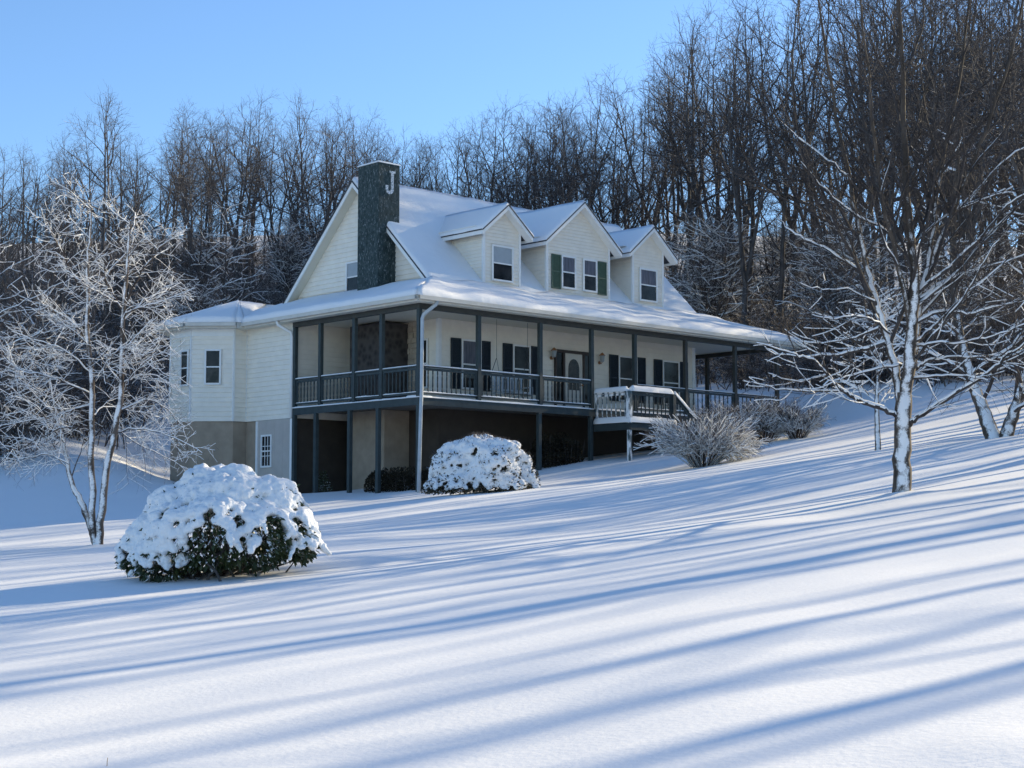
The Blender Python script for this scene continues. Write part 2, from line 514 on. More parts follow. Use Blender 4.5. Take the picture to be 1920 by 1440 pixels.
def snow_sheet(name, e0, e1, t1, t0, th, parent, edges='', mat='roof_snow', step=0.22, seed=0, rag=0.03, amp=0.035):
    """a layer of snow lying on the quad e0 e1 (eave) t1 t0 (top); edges: letters e, t, l, r are rounded free edges"""
    e0, e1, t1, t0 = map(Vector, (e0, e1, t1, t0))
    def knots(L, ra, rb):
        k = list(np.linspace(0, L, max(2, int(L/step)+1)))
        for d in (0.015, 0.05, 0.1):
            if ra and d < L/2: k.append(d)
            if rb and d < L/2: k.append(L-d)
        return sorted(set(round(a, 4) for a in k))
    LU = max((e1-e0).length, (t1-t0).length); LV = ((t0+t1)/2-(e0+e1)/2).length
    us = knots(LU, 'l' in edges, 'r' in edges); vs = knots(LV, 'e' in edges, 't' in edges)
    top = []; bot = []
    nu, nv = len(us), len(vs)
    for v in vs:
        for u in us:
            a, b = u/LU, v/LV
            p = (e0.lerp(e1, a)).lerp(t0.lerp(t1, a), b)
            d = 9.0
            if 'e' in edges: d = min(d, v)
            if 't' in edges: d = min(d, LV-v)
            if 'l' in edges: d = min(d, u)
            if 'r' in edges: d = min(d, LU-u)
            w = 0.13
            prof = math.sqrt(max(0, 1-(1-min(1, d/w))**2))
            nz = noise.noise(Vector((p.x*0.9+seed, p.y*0.9, p.z*0.9)))*amp*1.3 + noise.noise(Vector((p.x*3, p.y*3+seed, p.z*3)))*amp*0.5
            q = p.copy()
            if 'e' in edges and v < 0.12:   # ragged, slightly bulging eave lip
                out = (e0-t0).normalized()
                q += out*(rag*(0.6+noise.noise(Vector((p.x*1.3+seed, p.y*1.3, 5)))))*(1-v/0.12)
            top.append(q + Vector((0, 0, th*prof + nz*prof + 0.004)))
            bot.append(q)
    V = top + bot; F = []; N = nu*nv
    for j in range(nv-1):
        for i in range(nu-1):
            a = j*nu+i
            F.append((a, a+1, a+1+nu, a+nu)); F.append((N+a+nu, N+a+1+nu, N+a+1, N+a))
    for i in range(nu-1):
        F.append((N+i, N+i+1, i+1, i)); a = (nv-1)*nu+i; F.append((a, a+1, N+a+1, N+a))
    for j in range(nv-1):
        a = j*nu; F.append((a, a+nu, N+a+nu, N+a)); a = j*nu+nu-1; F.append((N+a, N+a+nu, a+nu, a))
    me = bpy.data.meshes.new(name); me.from_pydata([tuple(p) for p in V], [], F); me.update()
    bm = bmesh.new(); bm.from_mesh(me); bmesh.ops.recalc_face_normals(bm, faces=bm.faces); bm.to_mesh(me); bm.free()
    me.polygons.foreach_set('use_smooth', [True]*len(me.polygons))
    return link_mesh(name, me, mat, parent)

def roof_slab(mb, quad, th=0.12, mi=0):
    mb.prism([Vector(p)-Vector((0, 0, th)) for p in quad], (0, 0, th), mi)

HOUSE = empty('farmhouse', (8.8, 6.2, -1.5), 'cream two storey farmhouse with wraparound porch, three dormers and snow on its roofs', 'house')

class Frame:
    """a wall plane: s along u, z up, d out along n"""
    def __init__(self, o, u, n): self.o, self.u, self.n = Vector(o), Vector(u).normalized(), Vector(n).normalized()
    def p(self, s, z, d=0.0): return self.o + self.u*s + Vector((0, 0, z)) + self.n*d
    def box(self, mb, s0, s1, z0, z1, d0, d1, mi=0):
        mb.obox(self.p(s0, z0, d0), self.u*(s1-s0), Vector((0, 0, z1-z0)), self.n*(d1-d0), mi)

def window(fr, s0, s1, z0, z1, parent=None, casing=0.06, upper='glass', lower='glass', grid=None, sill_snow=False):
    """sash window: casing and rails are one frame; each sash's glass is a pane"""
    mb = MB(); D = 0.045
    fr.box(mb, s0-casing, s0, z0-casing, z1+casing, 0.004, D)
    fr.box(mb, s1, s1+casing, z0-casing, z1+casing, 0.004, D)
    fr.box(mb, s0, s1, z1, z1+casing, 0.004, D-.002)
    fr.box(mb, s0-.02, s1+.02, z0-casing, z0, 0.006, D+.02)
    zm = (z0+z1)/2
    fr.box(mb, s0, s1, zm-.022, zm+.022, 0.004, D-.006)
    if grid:
        for i in range(1, grid[0]):
            s = s0+(s1-s0)*i/grid[0]; fr.box(mb, s-.011, s+.011, z0, z1, 0.005, D-.014)
        for j in range(1, grid[1]):
            z = z0+(z1-z0)*j/grid[1]; fr.box(mb, s0, s1, z-.011, z+.011, 0.005, D-.016)
    w = mb.build('window', 'white_trim', parent or HOUSE)
    for a, b, m in ((zm+.02, z1, upper), (z0, zm-.02, lower)):
        pb = MB(); fr.box(pb, s0+.002, s1-.002, a, b, 0.002, 0.016); pb.build('pane', m, w)
    return w

def shutter(fr, s0, s1, z0, z1, mat, parent=None):
    mb = MB()
    fw = 0.045
    fr.box(mb, s0, s0+fw, z0, z1, 0.004, .045); fr.box(mb, s1-fw, s1, z0, z1, 0.004, .045)
    for a in (z0, (z0+z1)/2-fw/2, z1-fw): fr.box(mb, s0+fw, s1-fw, a, a+fw, 0.004, .043)
    z = z0+fw
    while z < z1-fw-.03:
        mb.obox(fr.p(s0+fw, z, .012), fr.u*(s1-s0-2*fw), Vector((0, 0, .045))-fr.n*.0+fr.n*.018, fr.n*.008)
        z += .05
    fr.box(mb, s0+fw, s1-fw, z0+fw, z1-fw, 0.003, .010)
    return mb.build('shutter', mat, parent or HOUSE)

FRONT = Frame((0, YW-.026, 0), (1, 0, 0), (0, -1, 0))
LEFT = Frame((XW-.026, 0, 0), (0, 1, 0), (-1, 0, 0))

def build_walls():
    mb = MB()
    lap(mb, (0, YW, 0), (1, 0, 0), [(XW, 0), (XR, 0), (XR, ZC-.002), (XW, ZC-.002)], (0, -1, 0))
    # main left wall under the porch and gable above it
    lap(mb, (XW, 0, 0), (0, 1, 0), [(YW, 0), (YE, 0), (YE, ZC-.002), (YW, ZC-.002)], (-1, 0, 0))
    gz = lambda y: RZ-.12 - abs(y-RY)*(RZ-ZJ)/(RY-YW)
    lap(mb, (XW, 0, 0), (0, 1, 0), [(YW, 2.9), (YB, 2.9), (YB, gz(YB)), (RY, RZ-.14), (YW, gz(YW))], (-1, 0, 0))
    lap(mb, (XR, 0, 0), (0, 1, 0), [(YW, 0), (YB, 0), (YB, gz(YB)), (RY, RZ-.14), (YW, gz(YW))], (1, 0, 0))
    lap(mb, (0, YB, 0), (1, 0, 0), [(XW, 0), (XR, 0), (XR, 3.8), (XW, 3.8)], (0, 1, 0))
    mb.build('siding_wall', 'siding', HOUSE)
    tr = MB()
    # corner boards
    tr.box((XW-.04, YW-.04, 0), (XW+.09, YW+.0, ZC-.004)); tr.box((XW-.04, YW, 0), (XW, YW+.09, ZC-.004))
    tr.box((XR-.14, YW-.04, 0), (XR+.03, YW, ZC-.004)); tr.box((XR, YW, 0), (XR+.03, YW+.12, ZC-.004))
    tr.build_each('corner_board', 'white_trim', HOUSE)
    # inner body so nothing shows through, and the basement below
    b = MB(); b.box((XW+.02, YW+.02, -4.2), (XR-.02, YB-.02, 2.6)); b.build('basement_wall_or_shade_sheet', 'shade_painted_stucco', HOUSE)  # its dark colour stands in for shade below the deck
build_walls()

# bay addition at the back of the side porch
BAY = [(0, YE), (0, 8.97), (-.52, 8.97), (-1.53, 9.98), (-1.53, 11.25), (-.5, 12.3), (XW-.1, 12.3), (XW-.1, YE)]
def build_addition():
    up, base = MB(), MB()
    for i in range(len(BAY)):
        a, b = Vector((*BAY[i], 0)), Vector((*BAY[(i+1) % len(BAY)], 0)); u = (b-a); L = u.length; u.normalize()
        n = Vector((-u.y, u.x, 0))   # polygon runs clockwise seen from above -> outward is left-hand
        if n.dot(Vector((1.2, 9.3, 0))-(a+b)/2) > 0: n = -n
        lap(up, a, u, [(0, -.32), (L, -.32), (L, 2.80), (0, 2.80)], n)
    base.prism([(x, y, -4.2) for x, y in [(p[0]+(.03 if p[0] <= 0 else 0), p[1]+(.03 if p[1] < 9 else -.03)) for p in BAY]], (0, 0, 3.88))
    ad = up.build('addition_wall', 'siding', HOUSE)
    base.build('addition_basement', 'stucco', HOUSE)
    p = MB(); p.box((.06, YE-.035, -4), (XW+.05, YE-.002, -.33)); p.build('basement_wall_or_shade_sheet', 'shade_painted_stucco', HOUSE)  # thin sheet over the addition's basement front; porch shade painted as dark colour
    t = MB()
    for (x, y) in BAY[:5]:
        t.box((x-.035, y-.035, -.32), (x+.035, y+.035, 2.80))
    # frieze band under the bay soffit
    for i in range(2, 5):
        a, b = Vector((*BAY[i], 0)), Vector((*BAY[i+1], 0)); u = b-a; n = Vector((-u.y, u.x, 0)).normalized()
        if n.dot(Vector((1.2, 9.3, 0))-a) > 0: n = -n
        t.obox(a+Vector((0, 0, 2.52))+n*.0, u, Vector((0, 0, .26)), n*.03)
    t.build_each('corner_trim', 'white_trim', ad)
    # grey panelled basement front with a small window
    p = MB()
    for k in range(4):
        y0 = YE+.02+k*.475; p.box((-.035, y0, -4.0), (.0, y0+.47, -.33))
    pan = p.build('basement_panel', 'grey_panel', HOUSE)
    q = MB(); q.box((-.07, 8.20, -4), (0, 8.30, -.34)); q.box((-.07, YE-.04, -4), (0, YE+.07, -.34))
    q.build_each('panel_trim', 'white_trim', pan)
    fb = Frame((-.035, 0, 0), (0, 1, 0), (-1, 0, 0))
    window(fb, 7.45, 7.93, -1.82, -.86, grid=(3, 3))
    f45 = Frame((-.52-.019, 8.97-.019, 0), (-1, 1, 0), (-1, -1, 0))
    window(f45, .47, .91, .95, 2.02, upper='glass', lower='dark_room_glass')
    fl = Frame((-1.53-.026, 0, 0), (0, 1, 0), (-1, 0, 0))
    window(fl, 10.12, 10.5, .92, 2.02)
build_addition()

def build_main_roof():
    mb = MB(); zE = ZJ-.02
    yf, yb = YW-.02, 2*RY-YW+.02
    roof_slab(mb, [(RX0, yf, zE), (RX1, yf, zE), (RX1, RY, RZ), (RX0, RY, RZ)], .14)
    roof_slab(mb, [(RX1, yb, zE), (RX0, yb, zE), (RX0, RY, RZ), (RX1, RY, RZ)], .14)
    rf = mb.build('main_roof', 'shingle', HOUSE)
    tr = MB()
    for x in (RX0-.025, RX1+.025):
        for y0 in (yf, yb):
            d = Vector((0, RY-y0, RZ-zE))
            tr.obox(Vector((x-.02, y0, zE-.20)), d, Vector((.04, 0, 0)), Vector((0, 0, .17)))
    tr.build_each('rake_board', 'white_trim', rf)
    dk = MB()
    for x in (RX0-.05, RX1+.05):
        for y0 in (yf, yb):
            d = Vector((0, RY-y0, RZ-zE)); dk.obox(Vector((x-.02, y0, zE-.03)), d, Vector((.04, 0, 0)), Vector((0, 0, .045)))
    dk.build_each('drip_edge', 'metal_dark', rf)
    so = MB()
    for y0 in (yf, yb):
        d = Vector((0, RY-y0, RZ-zE)); so.obox(Vector((RX0+.005, y0, zE-.175)), d, Vector((XW-RX0-.01, 0, 0)), Vector((0, 0, .02)))
        so.obox(Vector((XR+.02, y0, zE-.175)), d, Vector((RX1-XR-.03, 0, 0)), Vector((0, 0, .02)))
    so.build_each('rake_soffit', 'soffit', rf)
    snow_sheet('roof_snow', (RX0-.04, yf, zE), (RX1+.04, yf, zE), (RX1+.04, RY, RZ), (RX0-.04, RY, RZ), .15, rf, 'lr', seed=1)
    snow_sheet('roof_snow', (RX1+.04, yb, zE), (RX0-.04, yb, zE), (RX0-.04, RY, RZ), (RX1+.04, RY, RZ), .15, rf, 'lr', seed=2)
build_main_roof()

def build_porch_roof():
    XI, YI = 2.3, YW; XJ = 15.4
    yback = 8.57
    quads = {'front': [(XEL, YEF, ZE), (XER, YEF, ZE), (XJ, YI, ZJ), (XI, YI, ZJ)],
             'left': [(XEL, yback+2.2, ZE), (XEL, YEF, ZE), (XI, YI, ZJ), (XI, yback+2.2, ZJ)],
             'right': [(XER, YEF, ZE), (XER, 11.5, ZE), (XJ, 11.5, ZJ), (XJ, YI, ZJ)]}
    mb = MB()
    for q in quads.values(): roof_slab(mb, q, .10)
    # little hipped roof over the bay
    off = [(XEL, 8.58), (-.70, 8.58), (-1.86, 9.78), (-1.86, 11.45), (-.6, 12.7), (XW, 12.7)]
    apex = Vector((.9, 10.9, ZJ+.02))
    zb = ZE+.001
    for i in range(len(off)-1):
        a, b = (*off[i], zb), (*off[i+1], zb)
        mb.prism([Vector(a)-Vector((0, 0, .1)), Vector(b)-Vector((0, 0, .1)), apex-Vector((0, 0, .1))], (0, 0, .1))
    mb.prism([Vector((XW, 12.7, zb-.1)), Vector((XW, 10.9, ZJ-.1)), apex-Vector((0, 0, .1))], (0, 0, .1))
    rf = mb.build('porch_roof', 'shingle', HOUSE)
    # fascia boards
    f = MB(); h0, h1 = ZE-.19, ZE-.005
    f.box((XEL-.0, YEF-.03, h0), (XER, YEF, h1))
    f.box((XEL-.03, YEF-.03, h0+.001), (XEL, 8.58, h1-.001))
    f.box((XER, YEF-.03, h0+.001), (XER+.03, 11.5, h1-.001))
    for i in range(len(off)-1):
        a, b = Vector((*off[i], 0)), Vector((*off[i+1], 0)); u = b-a; n = Vector((-u.y, u.x, 0)).normalized()
        if n.dot(Vector((1.2, 9.8, 0))-a) > 0: n = -n
        f.obox(a+Vector((0, 0, h0)), u, n*.03, Vector((0, 0, h1-h0)))
    f.build_each('fascia', 'fascia', rf)
    # soffit and porch ceiling
    c = MB()
    c.box((XEL+.01, YEF+.01, ZC), (XER-.01, YW-.01, ZC+.03))
    c.box((XEL+.01, YW-.01, ZC+.001), (XW-.01, 8.5, ZC+.031))
    c.box((XR+.03, YW-.01, ZC+.001), (XER-.01, 11.4, ZC+.031))
    c.prism([(x, y, ZC+.002) for x, y in [(XEL+.01, 8.5)]+off[1:5]+[(XW-.01, 12.6), (XW-.01, 8.5)]], (0, 0, .03))
    c.build_each('porch_ceiling', 'soffit', HOUSE)
    o = .05
    snow_sheet('porch_snow', (XEL-o, YEF-o, ZE), (XER+o, YEF-o, ZE), (XJ, YI, ZJ+.02), (XI, YI, ZJ+.02), .17, rf, 'e', seed=3, rag=.08, amp=.075)
    snow_sheet('porch_snow', (XEL-o, 10.6, ZE), (XEL-o, YEF-o, ZE), (XI, YI, ZJ+.02), (XI+.3, 10.6, ZJ+.1), .17, rf, 'e', seed=4, rag=.04, amp=.03)
    snow_sheet('porch_snow', (XER+o, YEF-o, ZE), (XER+o, 11.5, ZE), (XJ, 11.5, ZJ+.02), (XJ, YI, ZJ+.02), .17, rf, 'er', seed=5, rag=.05)
    for i in range(len(off)-1):
        a, b = Vector((*off[i], zb)), Vector((*off[i+1], zb)); c0 = Vector((apex.x, apex.y, zb))
        ex = lambda p: p+(p-c0).normalized()*.06
        snow_sheet('bay_snow', ex(a), ex(b), apex+Vector((0, 0, .02)), apex+Vector((.01, 0, .02)), .17, rf, 'e', seed=6+i, rag=.02, amp=.02)
    snow_sheet('bay_snow', (XEL, 8.5, ZE), (XW, 12.0, ZJ-.1), (XW, 11, ZJ+.05), apex+Vector((.01, 0, .02)), .15, rf, '', seed=19)
    # gutters
    g = MB(); zg = ZE-.03
    def gut(a, b, n):
        a, b, n = Vector(a), Vector(b), Vector(n)
        d = b-a
        g.obox(a+Vector((0, 0, zg-.10)), d, n*.10, Vector((0, 0, .012)))
        g.obox(a+Vector((0, 0, zg-.10))+n*.10, d, n*.010, Vector((0, 0, .115)))
    gut((XEL-.02, YEF-.032, 0), (XER+.03, YEF-.032, 0), (0, -1, 0))
    gut((XEL-.032, YEF-.03, 0), (XEL-.032, 8.57, 0), (-1, 0, 0))
    for i in range(1, len(off)-2):
        a, b = Vector((*off[i], 0)), Vector((*off[i+1], 0)); u = b-a; n = Vector((-u.y, u.x, 0)).normalized()
        if n.dot(Vector((1.2, 9.8, 0))-a) > 0: n = -n
        gut(a+n*.032, b+n*.032, n)
    g.build_each('gutter', 'fascia', HOUSE, 12)
build_porch_roof()

def dormer(xc, hw, zap, hr, wins, seed):
    """front wall at y=2.36; hw half width of wall, hr half width of the roof, zap apex height"""
    yf, yo = YW+.12, YW-.20
    slope = (RZ-ZJ)/(RY-YW)
    zroof = lambda y: ZJ+(y-YW)*slope
    ze = zap-hr*.83                        # eave height at the roof's edge
    zw = zap-hw*.83-.1
    mb = MB()
    lap(mb, (xc, yf, 0), (1, 0, 0), [(-hw, ZJ-.02), (hw, ZJ-.02), (hw, zw), (0, zap-.1), (-hw, zw)], (0, -1, 0), expo=.115)
    yb = YW+(zw-ZJ)/slope
    for s in (-1, 1):
        lap(mb, (xc+s*hw, 0, 0), (0, 1, 0), [(yf, ZJ-.02), (yf, zw), (yb+.1, zw), (yf+.02, ZJ-.02)], (s, 0, 0), expo=.115)
    dm = mb.build('dormer', 'siding', HOUSE)
    t = MB()
    for s in (-1, 1):
        t.box((xc+s*hw-.045, yf-.036, ZJ), (xc+s*hw+.045, yf-.0, zw)); t.box((xc+s*hw-.012, yf, ZJ), (xc+s*hw+.028*s, yf+.07, zw))
    t.build_each('corner_board', 'white_trim', dm)
    yre = YW+(ze-ZJ)/slope+.15; yrr = YW+(zap-ZJ)/slope+.15
    r = MB(); sn = []
    for s in (-1, 1):
        q = [(xc+s*hr, yo, ze), (xc, yo, zap), (xc, yrr, zap), (xc+s*hr, yre, ze)]
        roof_slab(r, q, .09)
    rf = r.build('dormer_roof', 'shingle', dm)
    k = MB(); dk = MB()
    for s in (-1, 1):
        d = Vector((-s*hr, 0, zap-ze))
        k.obox(Vector((xc+s*hr, yo-.02, ze-.16)), d, Vector((0, .035, 0)), Vector((0, 0, .14)))
        k.obox(Vector((xc+s*hr-.015, yo, ze-.16)), Vector((.03, 0, 0)), Vector((0, yre-yo-.1, 0)), Vector((0, 0, .13)))
        dk.obox(Vector((xc+s*(hr+.01), yo-.04, ze-.03)), d, Vector((0, .04, 0)), Vector((0, 0, .045)))
        dk.obox(Vector((xc+s*(hr+.02)-.015, yo-.02, ze-.035)), Vector((.03, 0, 0)), Vector((0, yre-yo-.1, 0)), Vector((0, 0, .04)))
        # soffit
        k.obox(Vector((xc+s*hr*.985, yo+.02, ze-.125)), d*.985, Vector((0, yf-yo-.03, 0)), Vector((0, 0, .02)))
        k.obox(Vector((xc+s*hw, yf, zw-.02)), Vector((s*(hr-hw), 0, 0)), Vector((0, yb-yf, 0)), Vector((0, 0, .018)))
    k.build_each('dormer_trim', 'white_trim', dm); dk.build_each('drip_edge', 'metal_dark', dm)
    o = .03
    snow_sheet('dormer_snow', (xc-hr-o, yre+.3, ze), (xc-hr-o, yo-o, ze), (xc, yo-o, zap), (xc, yrr+.3, zap), .10, dm, 'er', seed=seed, rag=.01, amp=.02)
    snow_sheet('dormer_snow', (xc+hr+o, yo-o, ze), (xc+hr+o, yre+.3, ze), (xc, yrr+.3, zap), (xc, yo-o, zap), .10, dm, 'el', seed=seed+1, rag=.01, amp=.02)
    fr = Frame((xc, yf-.026, 0), (1, 0, 0), (0, -1, 0))
    for kind, s0, s1, z0, z1, a, b in wins:
        if kind == 'w': window(fr, s0, s1, z0, z1, dm, upper=a, lower=b)
        else: shutter(fr, s0, s1, z0, z1, a, dm)
    return dm
dormer(5.45, .80, 6.74, 1.12, [('w', -.42, .42, 4.28, 5.36, 'blind', 'glass')], 31)
dormer(9.05, 1.52, 7.33, 1.86, [('s', -1.33, -.90, 4.25, 5.42, 'shutter_green', 0), ('w', -.80, -.22, 4.35, 5.38, 'curtain', 'glass'), ('w', .25, .83, 4.35, 5.38, 'curtain', 'glass'), ('s', .93, 1.36, 4.25, 5.42, 'shutter_green', 0)], 41)
dormer(12.62, .80, 6.92, 1.26, [('w', -.42, .40, 4.30, 5.38, 'curtain', 'glass')], 51)

def build_chimney():
    x0, x1, y0, y1 = 1.88, 2.78, 4.36, 5.45
    mb = MB(); mb.box((x0, y0, 2.9), (x1, y1, 8.02)); ch = mb.build('chimney', 'chimney_green', HOUSE, bevel=.02)
    mb = MB(); mb.box((1.64, 3.68, -.1), (2.7, 5.5, 2.70)); mb.build('chimney_base', 'chimney_stone', HOUSE, bevel=.02)
    mb = MB(); mb.box((1.62, 3.66, -4), (2.7, 5.52, -.1)); mb.build('chimney_footing', 'stucco', HOUSE, bevel=.02)
    mb = MB()
    for k in range(16):
        ys = 3.22
        while ys < 3.66:
            ye = min(ys+random.Random(k*31+int(ys*100)).uniform(.14, .3), 3.66)
            mb.box((XW-.045-.012*((k*7+int(ys*50)) % 3), ys+.006, k*.172), (XW-.002, ye-.006, k*.172+.160)); ys = ye
    mb.build('stone_facing', 'stone_cream', HOUSE)
    snow_sheet('chimney_snow', (x0-.02, y0-.02, 8.02), (x1+.02, y0-.02, 8.02), (x1+.02, y1+.02, 8.02), (x0-.02, y1+.02, 8.02), .07, ch, 'etlr', rag=0, amp=.01)
    fl = MB(); fl.tube([(x0+.4, y0+.5, 8.0), (x0+.4, y0+.5, 8.16)], .14, 10); fl.tube([(x0+.4, y0+.5, 8.16), (x0+.4, y0+.5, 8.20)], [.22, .05], 10)
    fl.build('flue_cap', 'metal_dark', ch)
    # the white letter J hung on its front
    n = 10; o = []; cx, cz, w = 2.34, 7.22, .095
    outer = [(2.50, 7.72), (2.50, 7.25)]
    for k in range(0, n+1):
        a = -math.pi*k/n; outer.append((2.335+.165*math.cos(a), 7.20+.19*math.sin(a)))
    inner = [(2.17+.10, 7.20)]
    for k in range(0, n+1):
        a = math.pi+math.pi*k/n; inner.append((2.335+.062*math.cos(a), 7.20+.075*math.sin(a)))
    inner += [(2.397, 7.25), (2.397, 7.72)]
    # strips between the outer and inner curve
    J = MB(); ya, yb_ = y0-.028, y0-.002
    def strip(a, b, c, d): J.prism([(p[0], ya, p[1]) for p in (a, b, c, d)], (0, yb_-ya, 0))
    strip((2.397, 7.20), (2.50, 7.20), (2.50, 7.72), (2.397, 7.72))
    strip((2.33, 7.72), (2.57, 7.72), (2.57, 7.79), (2.33, 7.79))
    for k in range(n):
        a0, a1 = -math.pi*k/n, -math.pi*(k+1)/n
        O = lambda a: (2.335+.165*math.cos(a), 7.20+.19*math.sin(a)); I = lambda a: (2.335+.062*math.cos(a), 7.20+.075*math.sin(a))
        strip(O(a0), O(a1), I(a1), I(a0))
    strip((2.17, 7.20), (2.273, 7.20), (2.273, 7.30), (2.17, 7.30))
    J.build('letter', 'frost', ch)
build_chimney()

def build_porch():
    # deck: rim joists, boards, snow blown onto its edge
    r = MB()
    r.box((-.03, -.06, -.24), (7.30, -.01, -.012)); r.box((7.30, -.06, -.24), (PX+.1, -.01, -.012)); r.box((-.06, -.06, -.241), (-.03+.02, YE, -.013))
    r.box((PX+.06, -.01, -.24), (PX+.1, 10, -.012))
    r.build_each('deck_rim', 'green_paint', HOUSE)
    d = MB()
    x = 0.0
    d.box((0, 0, -.10), (XW-.02, YE-.02, -.02)); d.box((XW-.02, 0, -.10), (PX+.06, YW-.02, -.021)); d.box((XR+.02, YW-.02, -.10), (PX+.06, 10, -.02))
    d.build('porch_deck', 'deck_wood', HOUSE)
    snow_sheet('deck_snow', (-.06, -.08, -.02), (7.32, -.08, -.02), (7.32, .55, -.02), (-.06, .55, -.02), .055, HOUSE, 'etr', seed=61, rag=.01, amp=.02)
    snow_sheet('deck_snow', (-.08, YE, -.02), (-.08, -.06, -.02), (.5, -.06, -.02), (.5, YE, -.02), .05, HOUSE, 'et', seed=62, rag=.01, amp=.02)
    snow_sheet('deck_snow', (7.4, -.08, -.02), (PX+.1, -.08, -.02), (PX+.1, .9, -.02), (7.4, .9, -.02), .06, HOUSE, 'et', seed=63, rag=.01, amp=.02)
    # beams
    b = MB(); z0, z1 = 2.60, ZC-.003
    b.box((-.07, -.07, z0), (PX+.07, .07, z1)); b.box((-.068, .07, z0+.002), (.068, YE-.02, z1)); b.box((PX-.07, .07, z0+.002), (PX+.07, 10, z1))
    b.build_each('porch_beam', 'beam_paint', HOUSE)
    FX = [0, 2.34, 4.95, 7.28, 9.35, 11.94, 14.63, PX]; LY = [1.75, 3.09, 4.84, YE-.09]
    post = MB(); post.box((-.07, -.07, -.02), (.07, .07, 2.60)); post.box((-.085, -.085, .98), (.085, .085, 1.02))
    me0 = None
    def add_post(x, y, z0=-.02, z1=2.60, name='porch_post', mat='green_paint'):
        m = MB(); m.box((x-.065, y-.065, z0), (x+.065, y+.065, z1)); return m.build(name, mat, HOUSE, bevel=.008)
    for x in FX: add_post(x, 0, mat='green_paint' if x < 11 else 'beam_paint')
    for y in LY: add_post(0, y)
    for y in (3.3, 6.6, 9.9): add_post(PX, y, mat='beam_paint')
    for x, y in ((0.0, 0), (4.9, 0), (7.22, 0), (12, 0), (PX, 0), (0, 1.9), (0, 3.3), (0, 5.05), (0, YE-.09)):
        add_post(x, y, tz1(x, y)-.4, -.24, 'deck_post')
    return FX, LY
FX, LY = build_porch()

BAL = {}
def baluster(parent, a, h, mat='green_paint'):
    """one turned baluster; every other is a copy sharing its mesh"""
    key = (round(h, 3), mat)
    if key not in BAL:
        mb = MB(); q = .5*h
        mb.tube([(0, 0, 0), (0, 0, .14*h), (0, 0, .2*h), (0, 0, .3*h), (0, 0, q), (0, 0, .7*h), (0, 0, .8*h), (0, 0, .86*h), (0, 0, h)],
                [.024, .024, .016, .026, .021, .026, .016, .024, .024], 6)
        o = mb.build('baluster', mat, parent, smooth=True); BAL[key] = o
    else:
        o = BAL[key].copy(); COL.objects.link(o); o.parent = parent
    off = Vector((0, 0, 0)); p = parent
    while p is not None: off += Vector(p.location); p = p.parent
    o.location = Vector(a)-off
    return o

def railing(a, b, z=0.0, top=.92, step=.19, snow=.045, mat='green_paint', balmat=None, bottom=.11, slope=0.0, sw=.05):
    a, b = Vector((*a, z)), Vector((*b, z)); d = b-a; d.z = slope; L = Vector((d.x, d.y, 0)).length; u = d/L
    mb = MB()
    mb.bar(a+Vector((0, 0, top-.02)), a+d+Vector((0, 0, top-.02)), .085, .04)
    mb.bar(a+Vector((0, 0, top-.09)), a+d+Vector((0, 0, top-.09)), .04, .07)
    mb.bar(a+Vector((0, 0, bottom)), a+d+Vector((0, 0, bottom)), .05, .06)
    for q in (.02, .98): c = a+d*q; mb.bar(c+Vector((0, 0, bottom-.02)), c+Vector((0, 0, top-.03)), .05, .05)
    r = mb.build('porch_railing', mat, HOUSE)
    n = max(2, int(round(L/step)))
    for i in range(n):
        p = a+u*(L*(i+.5)/n); baluster(r, p+Vector((0, 0, bottom+.03)), top-.125-bottom-.03, balmat or mat)
    s = Vector((-u.y, u.x, 0)).normalized()
    e0, e1 = a+Vector((0, 0, top))+s*sw, a+d+Vector((0, 0, top))+s*sw
    snow_sheet('rail_snow', e0, e1, e1-s*2*sw, e0-s*2*sw, snow, r, 'etlr', rag=0, amp=.012, step=.12, seed=int(abs(a.x*7+a.y*3))+70)
    # snow caught on the bottom rail
    e0, e1 = a+Vector((0, 0, bottom+.03))+s*.03, a+d+Vector((0, 0, bottom+.03))+s*.03
    snow_sheet('rail_snow', e0, e1, e1-s*.06, e0-s*.06, .05, r, 'etlr', rag=0, amp=.045, step=.06, seed=int(abs(a.x*5+a.y))+90)
    return r

def build_railings():
    for x0, x1 in zip(FX[:3], FX[1:4]): railing((x0+.07, 0), (x1-.07, 0))
    ys = [0]+LY
    for y0, y1 in zip(ys[:-1], ys[1:]): railing((0, y1-.07), (0, y0+.07), step=.18)
    railing((9.45, 0), (FX[5]-.07, 0), snow=.03, step=.24); railing((FX[5]+.07, 0), (FX[6]-.07, 0), snow=.03, step=.24); railing((FX[6]+.07, 0), (PX-.07, 0), snow=.03, step=.24)
build_railings()

